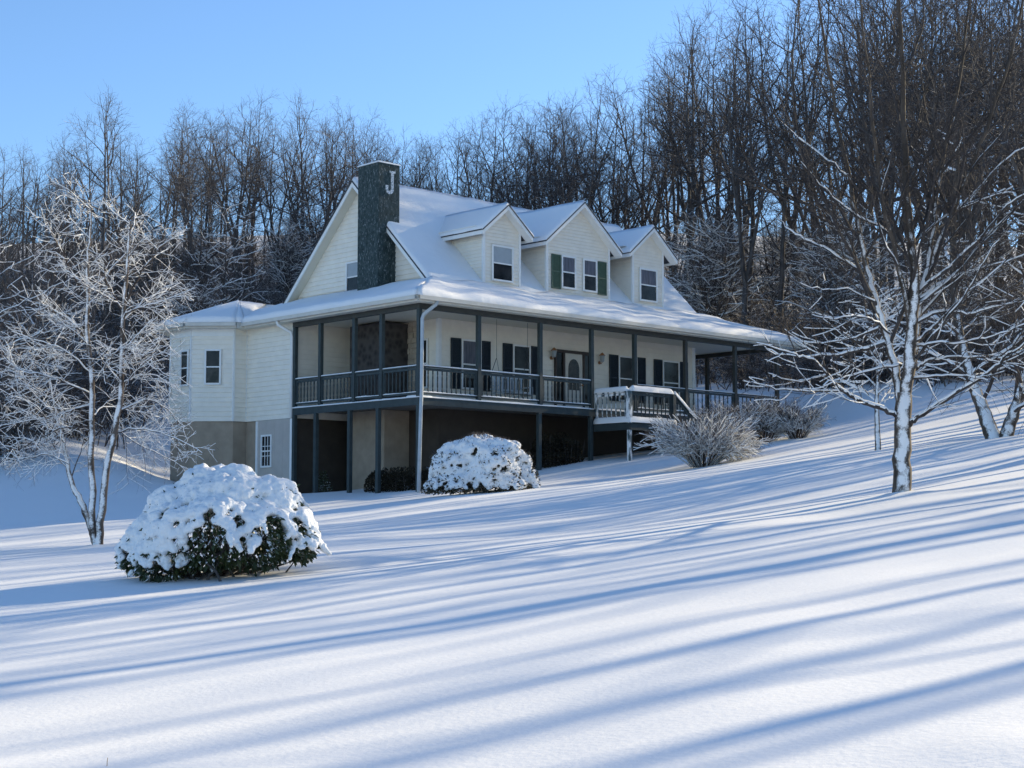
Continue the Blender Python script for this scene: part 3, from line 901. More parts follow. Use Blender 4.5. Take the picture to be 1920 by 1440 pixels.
def build_landing():
    x0, x1, y0, zl = 7.34, 9.55, -1.60, -.50
    mb = MB(); mb.box((x0, y0, zl-.06), (x1, -.065, zl)); mb.box((x0-.02, y0-.04, zl-.24), (x1, y0, zl-.03)); mb.box((x0-.04, y0-.04, zl-.24), (x0, -.065, zl-.03))
    L = mb.build('stair_landing', 'green_paint', HOUSE)
    snow_sheet('landing_snow', (x0-.06, y0-.07, zl), (x1, y0-.07, zl), (x1, -.07, zl), (x0-.06, -.07, zl), .20, L, 'el', seed=101, rag=.03, amp=.03)
    for x, y, m in ((x0+.04, y0+.04, 'frosted_post'), (x1-.06, y0+.04, 'green_paint')):
        p = MB(); p.box((x-.06, y-.06, tz1(x, y)-.4), (x+.06, y+.06, zl-.24)); p.build('landing_post', 'frosted_post', HOUSE, bevel=.01)
        p = MB(); p.box((x-.075, y-.075, zl-.02), (x+.075, y+.075, zl+1.0)); p.build('newel_post', m, HOUSE, bevel=.01)
    railing((x0+.04, -.09), (x0+.04, y0+.12), z=zl, top=1.0, snow=.19, mat='frosted_post', balmat='frosted_post', sw=.10)
    railing((x0+.12, y0+.04), (x1-.14, y0+.04), z=zl, top=1.0, snow=.19, sw=.10)
    # stairs going down along the front of the porch
    st = MB(); n = 4
    zg = tz1(x1+1.3, -.8); run, rise = .30, (zl-zg)/(n+1)
    for k in range(n):
        xa = x1+k*run; za = zl-(k+1)*rise
        st.box((xa+.01, y0+.1, za-.05), (xa+run+.02, -.25, za)); st.box((xa+.01, y0+.1, za-rise-.2), (xa+.04, -.25, za-.05))
    S = st.build('porch_stairs', 'deck_wood', HOUSE)
    for k in range(n):
        xa = x1+k*run; za = zl-(k+1)*rise
        snow_sheet('step_snow', (xa+.0, y0+.1, za), (xa+run+.03, y0+.1, za), (xa+run+.03, -.25, za), (xa, -.25, za), .10, S, 'etlr', seed=110+k, rag=0, amp=.02)
    railing((x1-.02, y0+.04), (x1+1.2, y0+.04), z=zl, top=1.0, snow=.17, sw=.08, slope=-.88, step=.2)
build_landing()

def build_openings():
    zt, zb = 2.12, .62
    for (a, b, c, d) in ((3.11, 3.55, 4.40, 4.80), (5.36, 5.80, 6.60, 7.05), (10.42, 10.88, 11.84, 12.28), (12.74, 13.20, 14.12, 14.58)):
        shutter(FRONT, a, b-.03, zb-.06, zt+.06, 'shutter'); shutter(FRONT, c+.03, d, zb-.06, zt+.06, 'shutter')
        window(FRONT, b+.06, c-.06, zb, zt, upper='curtain' if a < 4 else 'glass', lower='glass')
    window(LEFT, 2.72, 3.12, .62, 2.10)
    window(LEFT, 5.62, 6.90, 4.10, 5.04, upper='blind', lower='glass')
    # front door with sidelights
    mb = MB()
    x0, x1, zt = 7.72, 9.46, 2.16
    for a, b in ((x0, x0+.07), (8.10, 8.19), (9.05, 9.14), (x1-.07, x1)): FRONT.box(mb, a, b, 0, zt, .004, .075)
    FRONT.box(mb, x0, x1, zt-.10, zt, .005, .08)
    fr = mb.build('door_frame', 'door_frame', HOUSE)
    for a, b in ((x0+.07, 8.10), (9.14, x1-.07)):
        g = MB(); FRONT.box(g, a, b, .35, zt-.10, .003, .025); g.build('sidelight', 'glass', fr)
        g = MB(); FRONT.box(g, a, b, .02, .35, .003, .04); g.build('sidelight_panel', 'door_paint', fr)
    mb = MB(); FRONT.box(mb, 8.19, 9.05, .02, zt-.10, .003, .045)
    for a, b in ((8.27, 8.58), (8.66, 8.97)): FRONT.box(mb, a, b, .15, .62, .045, .055)
    dr = mb.build('front_door', 'door_paint', HOUSE, bevel=.004)
    g = MB(); pts = [(8.36, .82), (8.88, .82), (8.88, 1.55)]+[(8.62+.26*math.cos(a), 1.55+.33*math.sin(a)) for a in np.linspace(.2, math.pi-.2, 9)]+[(8.36, 1.55)]
    g.prism([FRONT.p(s, z, .046) for s, z in pts], FRONT.n*.012); g.build('door_glass', 'dark_room_glass', dr)
    h = MB(); h.tube([FRONT.p(8.98, 1.0, .045), FRONT.p(8.98, 1.0, .10)], .012, 8); h.tube([FRONT.p(8.98, 1.0, .09), FRONT.p(8.98, 1.0, .11), FRONT.p(8.98, 1.0, .13), FRONT.p(8.98, 1.0, .145)], [.012, .034, .034, .01], 10)
    h.build('handle', 'lamp_brass', dr)
    for x in (7.58, 9.92):
        m = MB(); m.tube([FRONT.p(x, 1.85, .004), FRONT.p(x, 1.85, .02)], .06, 10)
        m.tube([FRONT.p(x, 1.85, .02), FRONT.p(x, 1.80, .09), FRONT.p(x, 1.86, .15), FRONT.p(x, 2.05, .15)], .014, 6)
        lm = m.build('wall_lamp', 'lamp_brass', HOUSE)
        m = MB(); m.tube([FRONT.p(x, 1.86, .15), FRONT.p(x, 1.9, .15), FRONT.p(x, 2.08, .15)], [.045, .075, .10], 6); m.build('lamp_glass', 'blind', lm)
        m = MB(); m.tube([FRONT.p(x, 2.08, .15), FRONT.p(x, 2.16, .15), FRONT.p(x, 2.19, .15)], [.115, .05, .015], 8); m.build('lamp_cap', 'lamp_brass', lm)
    # downspouts
    m = MB()
    m.tube([(.28, YEF-.08, 2.82), (.26, YEF-.02, 2.70), (.03, -.16, 2.42), (.0, -.13, 2.30), (-.01, -.12, 0), (-.03, -.13, -.2), (-.10, -.20, -.5), (-.22, -.26, tz1(-.22, -.26)-.1)], .055, 8)
    d1 = m.build('downspout', 'steel', HOUSE, smooth=True)
    m = MB()
    m.tube([(XEL-.08, YE+.25, 2.82), (XEL-.06, YE+.22, 2.68), (-.10, YE+.02, 2.45), (-.08, YE+.0, 2.3), (-.08, YE+.0, -.3)], .05, 8)
    m.build('downspout', 'white_trim', HOUSE, smooth=True)
build_openings()

# ================================================================== PLANTS
def unit(v):
    return v/np.maximum(np.linalg.norm(v, axis=-1, keepdims=True), 1e-9)

class Skel:
    """a set of tapered polylines, grouped by how many points they have, turned into tubes in one go"""
    def __init__(self): self.p = []      # (pts (n,3), radii (n,), level)
    def add(self, pts, r, level): self.p.append((np.asarray(pts, float), np.asarray(r, float), level))
    def tubes(self, name, levels, sides, offset=None, squash=1.0):
        groups = {}
        for pts, r, lv in self.p:
            if lv in levels: groups.setdefault((len(pts), sides[lv] if isinstance(sides, dict) else sides), []).append((pts, r))
        V, F, base = [], [], 0
        for (n, k), lst in groups.items():
            P = np.stack([a for a, _ in lst]); Rr = np.stack([b for _, b in lst])
            T = np.empty_like(P); T[:, 1:-1] = P[:, 2:]-P[:, :-2]; T[:, 0] = P[:, 1]-P[:, 0]; T[:, -1] = P[:, -1]-P[:, -2]
            T = unit(T)
            ref = np.where(np.abs(T[..., 2:3]) > 0.9, np.array([1.0, 0, 0]), np.array([0, 0, 1.0]))
            # one reference per polyline, so rings do not twist
            ref = np.repeat(ref[:, :1], n, 1)
            X = unit(np.cross(T, ref)); Y = np.cross(T, X)
            a = 2*np.pi*np.arange(k)/k + 0.5
            ring = P[:, :, None] + Rr[:, :, None, None]*(X[:, :, None]*np.cos(a)[None, None, :, None] + Y[:, :, None]*np.sin(a)[None, None, :, None])
            m = len(lst)
            V.append(ring.reshape(-1, 3))
            idx = base + np.arange(m*n*k).reshape(m, n, k)
            q = np.stack([idx[:, :-1], np.roll(idx[:, :-1], -1, 2), np.roll(idx[:, 1:], -1, 2), idx[:, 1:]], -1)
            F.append(q.reshape(-1, 4)); base += m*n*k
        if not V: return None
        return np_mesh(name, np.concatenate(V), np.concatenate(F), True)

def limb(rng, p, d, L, r0, r1, n, wander, up):
    pts = [np.array(p, float)]; d = unit(np.array(d, float))
    for i in range(n):
        d = unit(d + rng.normal(0, wander, 3) + np.array([0, 0, up]))
        pts.append(pts[-1] + d*(L/n))
    return np.array(pts), np.linspace(r0, r1, n+1)

def along(pts, t):
    f = t*(len(pts)-1); i = min(int(f), len(pts)-2); a = f-i
    return pts[i]*(1-a)+pts[i+1]*a, unit(pts[i+1]-pts[i])

def side_dir(rng, d, ang, phi=None):
    a = np.cross(d, [0, 0, 1.0]); 
    if np.linalg.norm(a) < 1e-3: a = np.array([1.0, 0, 0])
    a = unit(a); b = np.cross(d, a); phi = rng.uniform(0, 2*np.pi) if phi is None else phi
    s = a*np.cos(phi)+b*np.sin(phi)
    return unit(d*np.cos(ang)+s*np.sin(ang))

def ramify(rng, sk, pts, rad, level, spec):
    """side shoots of a limb, level by level; spec[level] = dict(n, t0, ang, len, up, wander, seg, r)"""
    if level not in spec: return
    s = spec[level]; L0 = np.linalg.norm(np.diff(pts, axis=0), axis=1).sum()
    n = s['n'] if not callable(s['n']) else s['n'](L0)
    phi = rng.uniform(0, 6.28)
    for i in range(int(n)):
        t = s['t0'] + (1-s['t0'])*((i+rng.uniform(0, 1))/n)
        t = min(t, .985)
        p, d = along(pts, t); phi += 2.4 + rng.normal(0, .4)
        ang = s['ang']*rng.uniform(.7, 1.3)
        L = s['len'](t, L0)*rng.uniform(.65, 1.25)
        rr = float(np.interp(t, np.linspace(0, 1, len(rad)), rad))
        r0 = min(rr*.75, s['r'](L)); r1 = max(r0*.3, s.get('rmin', .004))
        q, qr = limb(rng, p, side_dir(rng, d, ang, phi), L, r0, r1, s['seg'], s['wander'], s['up'])
        sk.add(q, qr, level)
        ramify(rng, sk, q, qr, level+1, spec)

def snow_skel(sk, levels, k=.95, add=.006, rmin=.004, steep=.80, patch=0.0, seed=0, zfade=None):
    """snow lying along the upper side of every limb that is not too steep"""
    out = Skel(); rng = np.random.default_rng(seed)
    for pts, r, lv in sk.p:
        if lv not in levels or r[0] < rmin: continue
        if patch and rng.random() < patch: continue
        if zfade and rng.random() > np.interp(pts[:, 2].mean()-(2.6 if lv < 2 else 0), [zfade[0], zfade[1]], [zfade[2] if lv > 1 else 1, 0]): continue
        T = unit(np.gradient(pts, axis=0)); st = np.abs(T[:, 2])
        f = np.clip((steep-st)/.25, 0, 1)
        if f.max() <= 0: continue
        w = rng.uniform(.6, 1.2, len(pts))
        rr = (r*k+add*w)*f + r*.3*(1-f)
        out.add(pts+np.array([0, 0, 1.0])*((r*.55+add*.45)*f)[:, None], rr, lv)
    return out

SNOWS = {}
def forest_proto(seed, H, stems, spread, style, twr=.0085):
    rng = np.random.default_rng(seed); sk = Skel()
    spec = {
        1: dict(n=lambda L: 15 if style != 'low' else 24, t0=.30 if style != 'low' else .08, ang=spread, len=lambda t, L: 1.1+L*.34*(1.10-t), up=.055, wander=.17, seg=7, r=lambda L: .013*L+.006, rmin=.008),
        2: dict(n=lambda L: 2+1.7*L, t0=.12, ang=.85, len=lambda t, L: .5+L*.40*(1.1-t), up=.05, wander=.15, seg=5, r=lambda L: .013, rmin=.006),
        3: dict(n=lambda L: 2+3.0*L, t0=.10, ang=.75, len=lambda t, L: .30+.30*L, up=.06, wander=.18, seg=3, r=lambda L: twr, rmin=.004),
    }
    if stems == 1:
        t, tr = limb(rng, (0, 0, -.5), (0, 0, 1), H+.5, H*.0112, .012, 14, .04, .09)
        sk.add(t, tr, 0); ramify(rng, sk, t, tr, 1, spec)
    else:
        hf = H*rng.uniform(.16, .34)
        t, tr = limb(rng, (0, 0, -.5), (rng.normal(0, .05), rng.normal(0, .05), 1), hf+.5, H*.0115, H*.0100, 5, .03, .1)
        sk.add(t, tr, 0); ph = rng.uniform(0, 6.28)
        for k in range(stems):
            ph += 6.28/stems; a = rng.uniform(.18, .36)
            d = (math.sin(a)*math.cos(ph), math.sin(a)*math.sin(ph), math.cos(a))
            q, qr = limb(rng, t[-1]-np.array([0, 0, .1*k]), d, (H-hf)*rng.uniform(.82, 1.04), H*.0074, .010, 11, .06, .05)
            sk.add(q, qr, 0); ramify(rng, sk, q, qr, 1, spec)
    z = max(p[0][:, 2].max() for p in sk.p)
    trunk = sk.tubes('trunk', {0}, {0: 7}); crown = sk.tubes('crown', {1, 2, 3}, {1: 4, 2: 3, 3: 3})
    if style == 'low':
        sn = snow_skel(sk, {1, 2}, k=1, add=.011, patch=.35, steep=.85, seed=seed).tubes('snow_clumps', {1, 2}, 4)
        sn.materials.append(M['snow']); SNOWS[trunk.name] = sn
    return trunk, crown, z

PROTO = []
def make_protos():
    for i, (H, stems, spread, style, tm) in enumerate([
            (17, 1, .95, 'tall', 'twig_forest'), (17, 2, .90, 'tall', 'twig_forest'), (16, 3, .88, 'tall', 'twig_forest'),
            (18, 1, .75, 'tall', 'twig_brown'), (15, 3, 1.0, 'tall', 'twig_forest'), (9, 2, 1.15, 'low', 'twig_snowy'), (8, 4, 1.1, 'low', 'twig_snowy'),
            (17, 2, .80, 'tall', 'twig_brown')]):
        t, c, z = forest_proto(100+i, H, stems, spread, style)
        t.materials.append(M['bark_forest']); c.materials.append(M[tm])
        PROTO.append((t, c, z))
make_protos()

def put_tree(name, proto, x, y, H, rot, label, group, wide=1.0, cat='tree', lean=(0, 0)):
    t, c, z = PROTO[proto]
    r = empty(name, (x, y, tz1(x, y)-.05), label, cat, group)
    s = H/z; r.scale = (s*wide, s*wide, s); r.rotation_euler = (lean[0], lean[1], rot)
    for nm, me in (('trunk', t), ('crown', c), ('snow_clumps', SNOWS.get(t.name))):
        if me is None: continue
        o = bpy.data.objects.new(nm, me); COL.objects.link(o); o.parent = r
    return r

def skyline(px):
    xs = [-200, 0, 70, 130, 180, 240, 300, 420, 540, 620, 700, 780, 860, 960, 1020, 1100, 1200, 1260, 1320, 1400, 1500, 2100]
    ys = [330, 300, 255, 250, 140, 230, 185, 190, 150, 145, 185, 195, 195, 165, 155, 150, 95, 50, 5, -40, -90, -160]
    return float(np.interp(px, xs, ys))

ZONES = [(-999, 330, 'bare {k} in the wood behind the snow white tree', 'bare trees in the wood left of the house'),
         (330, 560, 'bare {k} in the wood behind the bay window roof', 'bare trees behind the bay roof'),
         (560, 800, 'bare {k} in the wood behind the green chimney', 'bare trees behind the chimney'),
         (800, 1180, 'bare {k} in the wood behind the ridge and dormers', 'bare trees behind the dormers'),
         (1180, 1450, 'bare {k} in the wood beyond the porch roof end', 'bare trees beyond the porch roof end'),
         (1450, 1930, 'bare {k} on the wooded slope behind the snowy maple', 'bare trees behind the maple'),
         (1930, 1e9, 'bare {k} on the slope whose trunk streaks the lawn with shadow', 'trees shading the lawn')]
KIND = ['tall straight dark tree', 'tall forked dark tree', 'tall many stemmed dark tree', 'slender brown twigged tree', 'wide crowned many stemmed tree',
        'low snow dusted tree', 'low snow dusted bushy tree', 'forked brown twigged tree']

def zone_label(px, proto):
    for a, b, l, g in ZONES:
        if a <= px < b: return l.format(k=KIND[proto]), g + ', ' + KIND[proto]

def polar(px, D):
    v = ray(px, 720); k = math.hypot(v[0], v[1]); return CAM[0]+v[0]/k*D, CAM[1]+v[1]/k*D

def plant_forest():
    rng = random.Random(5)
    placed = []
    def try_place(px, D, mind):
        x, y = polar(px, D)
        if -4 < x < 21 and -3 < y < 15: return None
        for a, b in placed:
            if (a-x)**2+(b-y)**2 < mind*mind: return None
        placed.append((x, y)); return x, y
    # the front rows carry the skyline
    px = -60.0
    while px < 2010:
        D = wood_edge(px)+rng.uniform(8, 30)
        p = try_place(px, D, 1.6)
        if p:
            top = skyline(px)+abs(rng.gauss(0, 38))-12
            z = CAM[2]+D*(720-top+FPX*math.tan(PITCH)*1.0)/FPX*1.0
            H = z-tz1(*p)
            if H > 5:
                pr = rng.choice([0, 1, 2, 3, 4, 7]) if px > 350 else rng.choice([0, 1, 3, 3, 7, 7])
                put_tree('bare_tree', pr, p[0], p[1], H, rng.uniform(0, 6.28), *zone_label(px, pr), wide=rng.uniform(.8, 1.1))
        px += rng.uniform(11, 26)*(1.35 if px > 1350 else 1.0)
    # trees standing within the wood, lower
    for k in range(120):
        px = rng.uniform(-60, 2000); D = wood_edge(px)+rng.uniform(3, 42)
        p = try_place(px, D, 1.5)
        if not p: continue
        if px > 1350 and rng.random() < .55: continue
        top = skyline(px)+rng.uniform(40, 220)
        H = CAM[2]+D*(720-top+FPX*math.tan(PITCH))/FPX-tz1(*p)
        if H < 5: continue
        pr = rng.choice([0, 1, 2, 3, 4, 7])
        put_tree('bare_tree', pr, p[0], p[1], min(H, 22), rng.uniform(0, 6.28), *zone_label(px, pr), wide=rng.uniform(.8, 1.15))
    # tall crowns at the end of the wood, whose shade falls across the roof
    for px, D in ((1760, 72), (1800, 66), (1835, 76), (1870, 68), (1900, 82), (1925, 70), (1950, 77), (1975, 66), (1990, 84)):
        p = try_place(px, D, 1.0)
        if not p: continue
        pr = rng.choice([1, 2, 4]); put_tree('bare_tree', pr, p[0], p[1], rng.uniform(17, 21), rng.uniform(0, 6.28), *zone_label(px, pr), wide=1.0)
    for k in range(26):     # the wood runs on up the slope, closing the gaps low between the trunks
        px = rng.uniform(1250, 1640); D = rng.uniform(84, 118); p = try_place(px, D, 1.2)
        if p:
            pr = rng.choice([4, 5, 6, 6]); put_tree('bare_tree', pr, p[0], p[1], rng.uniform(6, 11), rng.uniform(0, 6.28), *zone_label(px, pr), wide=1.1)
    # snow dusted low trees along the edge of the wood
    for k in range(56):
        px = rng.uniform(-40, 1960); D = wood_edge(px)+rng.uniform(-2, 16)
        p = try_place(px, D, 1.3)
        if not p: continue
        pr = rng.choice([5, 6]); put_tree('low_tree', pr, p[0], p[1], rng.uniform(4.5, 9), rng.uniform(0, 6.28), *zone_label(px, pr), wide=rng.uniform(.9, 1.2))
plant_forest()

def px_limb(pts, dist, depth=0.0, r0=.03, r1=.008, sub=4, rng=None):
    """a limb through photo pixels, at the tree's distance, leaning towards or away from the camera by `depth` metres at its tip"""
    n = len(pts); P = []
    for i, (x, y) in enumerate(pts):
        P.append(at(x, y, dist+depth*(i/(n-1))**1.2))
    P = np.array(P); t = np.linspace(0, 1, n); tt = np.linspace(0, 1, (n-1)*sub+1)
    # smooth through the points
    Q = np.stack([np.interp(tt, t, P[:, k]) for k in range(3)], -1)
    for _ in range(2): Q[1:-1] = Q[1:-1]*.5+(Q[:-2]+Q[2:])*.25
    if rng is not None: Q[1:] += rng.normal(0, .012, Q[1:].shape)
    return Q, np.linspace(r0, r1, len(Q))

def rooted(pts, base): 
    return [base]+pts

def finish_tree(name, base, sk, label, cat, group, barkm, twigm, snow_levels, tl={0}, cl={1, 2, 3, 4}, snow_kw={}, snow_sides={0: 6, 1: 6, 2: 5, 3: 4, 4: 3}):
    r = empty(name, tuple(base), label, cat, group)
    me = sk.tubes('trunk', tl, {0: 10, 1: 8}); link_mesh('trunk', me, barkm, r)
    me = sk.tubes('crown', cl, {0: 8, 1: 6, 2: 4, 3: 3, 4: 3}); link_mesh('crown', me, twigm, r)
    me = snow_skel(sk, snow_levels, **snow_kw).tubes('snow_clumps', snow_levels, snow_sides)
    if me: link_mesh('snow_clumps', me, 'snow', r)
    return r

def build_maple():
    rng = np.random.default_rng(11); sk = Skel(); D = 26.0
    stems = [([(1692, 945), (1692, 860), (1694, 790), (1695, 735)], 0, .150, .118),
             ([(1690, 800), (1684, 735), (1676, 680), (1660, 622), (1640, 565), (1626, 505), (1612, 440), (1590, 330), (1560, 180), (1540, 40), (1520, -120)], .5, .075, .012),
             ([(1696, 760), (1704, 690), (1711, 600), (1715, 540), (1712, 470), (1700, 390), (1694, 250), (1690, 100), (1680, -80), (1672, -240)], -.4, .105, .014),
             ([(1700, 740), (1716, 660), (1722, 600), (1726, 545), (1760, 455), (1809, 338), (1849, 249), (1893, 111), (1925, -20), (1950, -160)], .6, .060, .012),
             ([(1714, 580), (1740, 500), (1752, 400), (1770, 280), (1800, 150), (1815, 0), (1830, -180)], 1.6, .050, .010),
             ([(1708, 620), (1690, 520), (1660, 400), (1640, 260), (1625, 100), (1600, -100)], -1.6, .045, .010)]
    for p, dep, a, b in stems:
        q, r = px_limb(p, D, dep, a, b, 4, rng); sk.add(q, r, 0)
    low = [([(1690, 790), (1676, 776), (1640, 761), (1599, 747), (1576, 729), (1549, 700), (1532, 677), (1500, 668), (1462, 657), (1418, 645)], -1.2, .042),
           ([(1578, 732), (1530, 733), (1482, 733), (1433, 725), (1392, 712)], -1.0, .020),
           ([(1660, 643), (1593, 662), (1535, 669), (1485, 668), (1440, 655)], .8, .034),
           ([(1649, 615), (1608, 633), (1541, 646), (1500, 640)], 1.4, .022),
           ([(1549, 703), (1500, 716), (1466, 710), (1440, 700)], -.8, .016),
           ([(1690, 685), (1672, 685), (1622, 697), (1576, 709), (1545, 722)], -1.6, .024),
           ([(1636, 556), (1613, 507), (1556, 471), (1507, 449), (1480, 431), (1455, 405)], .6, .030),
           ([(1640, 565), (1590, 540), (1540, 545), (1500, 530)], -1.0, .016),
           ([(1702, 800), (1716, 784), (1774, 747), (1856, 697), (1891, 662), (1930, 640), (1980, 600)], -1.0, .045),
           ([(1712, 690), (1720, 688), (1754, 672), (1838, 669), (1873, 682), (1930, 684)], .7, .034),
           ([(1712, 709), (1768, 703), (1818, 706), (1850, 712)], -.7, .022),
           ([(1718, 672), (1762, 615), (1806, 560), (1840, 500), (1870, 450)], -1.4, .030),
           ([(1713, 608), (1759, 582), (1815, 589), (1861, 577), (1925, 560), (1990, 540)], 1.0, .032),
           ([(1720, 648), (1748, 645), (1826, 639), (1879, 627), (1930, 605)], -1.6, .022),
           ([(1715, 640), (1742, 620), (1813, 551), (1880, 493), (1940, 470)], .4, .030),
           ([(1716, 555), (1780, 500), (1844, 444), (1889, 378), (1925, 366), (1980, 340)], -.8, .032),
           ([(1724, 560), (1780, 520), (1850, 500), (1920, 480)], 1.5, .024),
           ([(1668, 625), (1640, 600), (1600, 590), (1560, 600), (1520, 590)], -2.0, .020),
           ([(1700, 480), (1660, 430), (1600, 400), (1550, 360), (1500, 300)], -.6, .024),
           ([(1708, 470), (1740, 430), (1800, 390), (1880, 300), (1930, 270)], 1.2, .024),
           ([(1696, 380), (1720, 330), (1760, 250), (1800, 190)], -1.0, .020),
           ([(1590, 330), (1540, 290), (1470, 240), (1420, 150)], .4, .020),
           ([(1612, 440), (1560, 420), (1480, 380), (1400, 330), (1350, 310)], -.5, .020)]
    spec = {
        2: dict(n=lambda L: 2+2.6*L, t0=.15, ang=.62, len=lambda t, L: .30+L*.34*(1.1-t), up=.07, wander=.12, seg=5, r=lambda L: .010, rmin=.0045),
        3: dict(n=lambda L: 1+4.2*L, t0=.10, ang=.70, len=lambda t, L: .18+.36*L, up=.06, wander=.13, seg=3, r=lambda L: .0055, rmin=.003),
        4: dict(n=lambda L: 1+3*L, t0=.15, ang=.65, len=lambda t, L: .12+.30*L, up=.05, wander=.13, seg=2, r=lambda L: .0036, rmin=.0022)}
    for p, dep, r0 in low:
        q, r = px_limb(p, D, dep, r0, .007, 4, rng); sk.add(q, r, 1); ramify(rng, sk, q, r, 2, spec)
    up = {1: dict(n=lambda L: 10, t0=.22, ang=.62, len=lambda t, L: .6+L*.30*(1.15-t), up=.07, wander=.12, seg=7, r=lambda L: .009*L+.006, rmin=.006), 2: dict(spec[2], n=lambda L: 3+3.6*L, ang=.72, r=lambda L: .008), 3: dict(spec[3], n=lambda L: 2+5.5*L, ang=.8, r=lambda L: .0042), 4: dict(spec[4], n=lambda L: 1+2.5*L, r=lambda L: .003)}
    for q, r, lv in list(sk.p[1:len(stems)]):
        ramify(rng, sk, q, r, 1, up)
    o = finish_tree('maple_tree', TREE_R, sk, 'large bare maple with snow plastered trunk and wide snow lined limbs on the open lawn', 'tree', None, 'bark_maple', 'twig_maple', {1, 2, 3},
                snow_kw=dict(k=.85, add=.0055, patch=.0, steep=.90, zfade=(TREE_R[2]+1.2, TREE_R[2]+3.8, .60)))
    return o
build_maple()

def build_snow_tree():
    rng = np.random.default_rng(21); sk = Skel(); D = 30.0
    stems = [([(180, 1035), (176, 1005), (156, 947), (135, 914), (127, 870), (112, 800), (98, 740), (90, 690)], .6, .075, .010),
             ([(181, 1035), (174, 990), (172, 852), (174, 711), (163, 625), (163, 545), (165, 465), (170, 420), (172, 390)], -.3, .070, .010),
             ([(186, 1035), (186, 990), (203, 862), (227, 758), (231, 607), (238, 512), (243, 437), (246, 415)], -.6, .080, .010)]
    for p, dep, a, b in stems:
        q, r = px_limb(p, D, dep, a, b, 4, rng); sk.add(q, r, 0)
    limbs = [([(163, 640), (135, 600), (101, 583), (70, 560)], .6, .034), ([(163, 560), (118, 484), (100, 440), (85, 400)], -.5, .030),
             ([(165, 550), (212, 503), (245, 465), (262, 430)], .7, .030), ([(231, 580), (205, 560), (175, 545), (140, 520)], -.8, .028),
             ([(233, 575), (264, 507), (312, 451), (330, 430)], .3, .032), ([(231, 588), (262, 578), (293, 570), (364, 541)], -.4, .030),
             ([(232, 600), (270, 560), (310, 545), (340, 530)], .8, .022), ([(172, 740), (120, 715), (70, 700), (10, 690)], -.7, .028),
             ([(174, 760), (130, 770), (60, 790), (-10, 800)], .5, .026), ([(172, 800), (110, 800), (40, 840), (0, 850)], -1.0, .022),
             ([(228, 720), (265, 700), (300, 705), (330, 730)], -.6, .026), ([(224, 770), (280, 745), (310, 765), (345, 800)], .5, .026),
             ([(214, 810), (270, 800), (330, 820), (380, 850)], -.9, .022), ([(225, 690), (262, 640), (295, 612), (325, 590)], .9, .020),
             ([(172, 700), (120, 650), (70, 640), (20, 620)], 1.0, .022), ([(130, 870), (90, 850), (40, 860), (5, 880)], .6, .020),
             ([(120, 830), (70, 760), (20, 740), (-30, 720)], -.6, .022), ([(228, 740), (250, 700), (280, 670), (310, 660)], -1.3, .018),
             ([(172, 780), (200, 760), (250, 770), (300, 780)], 1.4, .018), ([(174, 720), (200, 680), (215, 660), (260, 640)], -1.4, .018),
             ([(100, 770), (60, 740), (30, 690), (10, 640)], 1.2, .018), ([(215, 800), (250, 830), (300, 850), (350, 880)], 1.2, .016)]
    spec = {
        2: dict(n=lambda L: 3+6*L, t0=.12, ang=.85, len=lambda t, L: .20+L*.34*(1.1-t), up=.0, wander=.16, seg=4, r=lambda L: .0055, rmin=.0028),
        3: dict(n=lambda L: 2+8.5*L, t0=.10, ang=.80, len=lambda t, L: .12+.36*L, up=-.02, wander=.18, seg=3, r=lambda L: .003, rmin=.0016),
        4: dict(n=lambda L: 1+7*L, t0=.2, ang=.8, len=lambda t, L: .07+.30*L, up=-.03, wander=.2, seg=2, r=lambda L: .0021, rmin=.0013)}
    for p, dep, r0 in limbs:
        q, r = px_limb(p, D, dep, r0*.72, .006, 4, rng); sk.add(q, r, 1); ramify(rng, sk, q, r, 2, spec)
    upper = {1: dict(n=lambda L: 6, t0=.42, ang=.90, len=lambda t, L: .5+.8*(1.1-t), up=.05, wander=.12, seg=5, r=lambda L: .013, rmin=.006), **spec}
    for q, r, lv in list(sk.p[:3]): ramify(rng, sk, q, r, 1, upper)
    return finish_tree('small_tree', TREE_L, sk, 'small three stemmed tree with every branch coated white in snow, near the bay window', 'tree', None, 'bark_snowy', 'twig_white', {1, 2, 3, 4},
                snow_kw=dict(k=.9, add=.0030, rmin=.0018, steep=.98, patch=.15))
build_snow_tree()

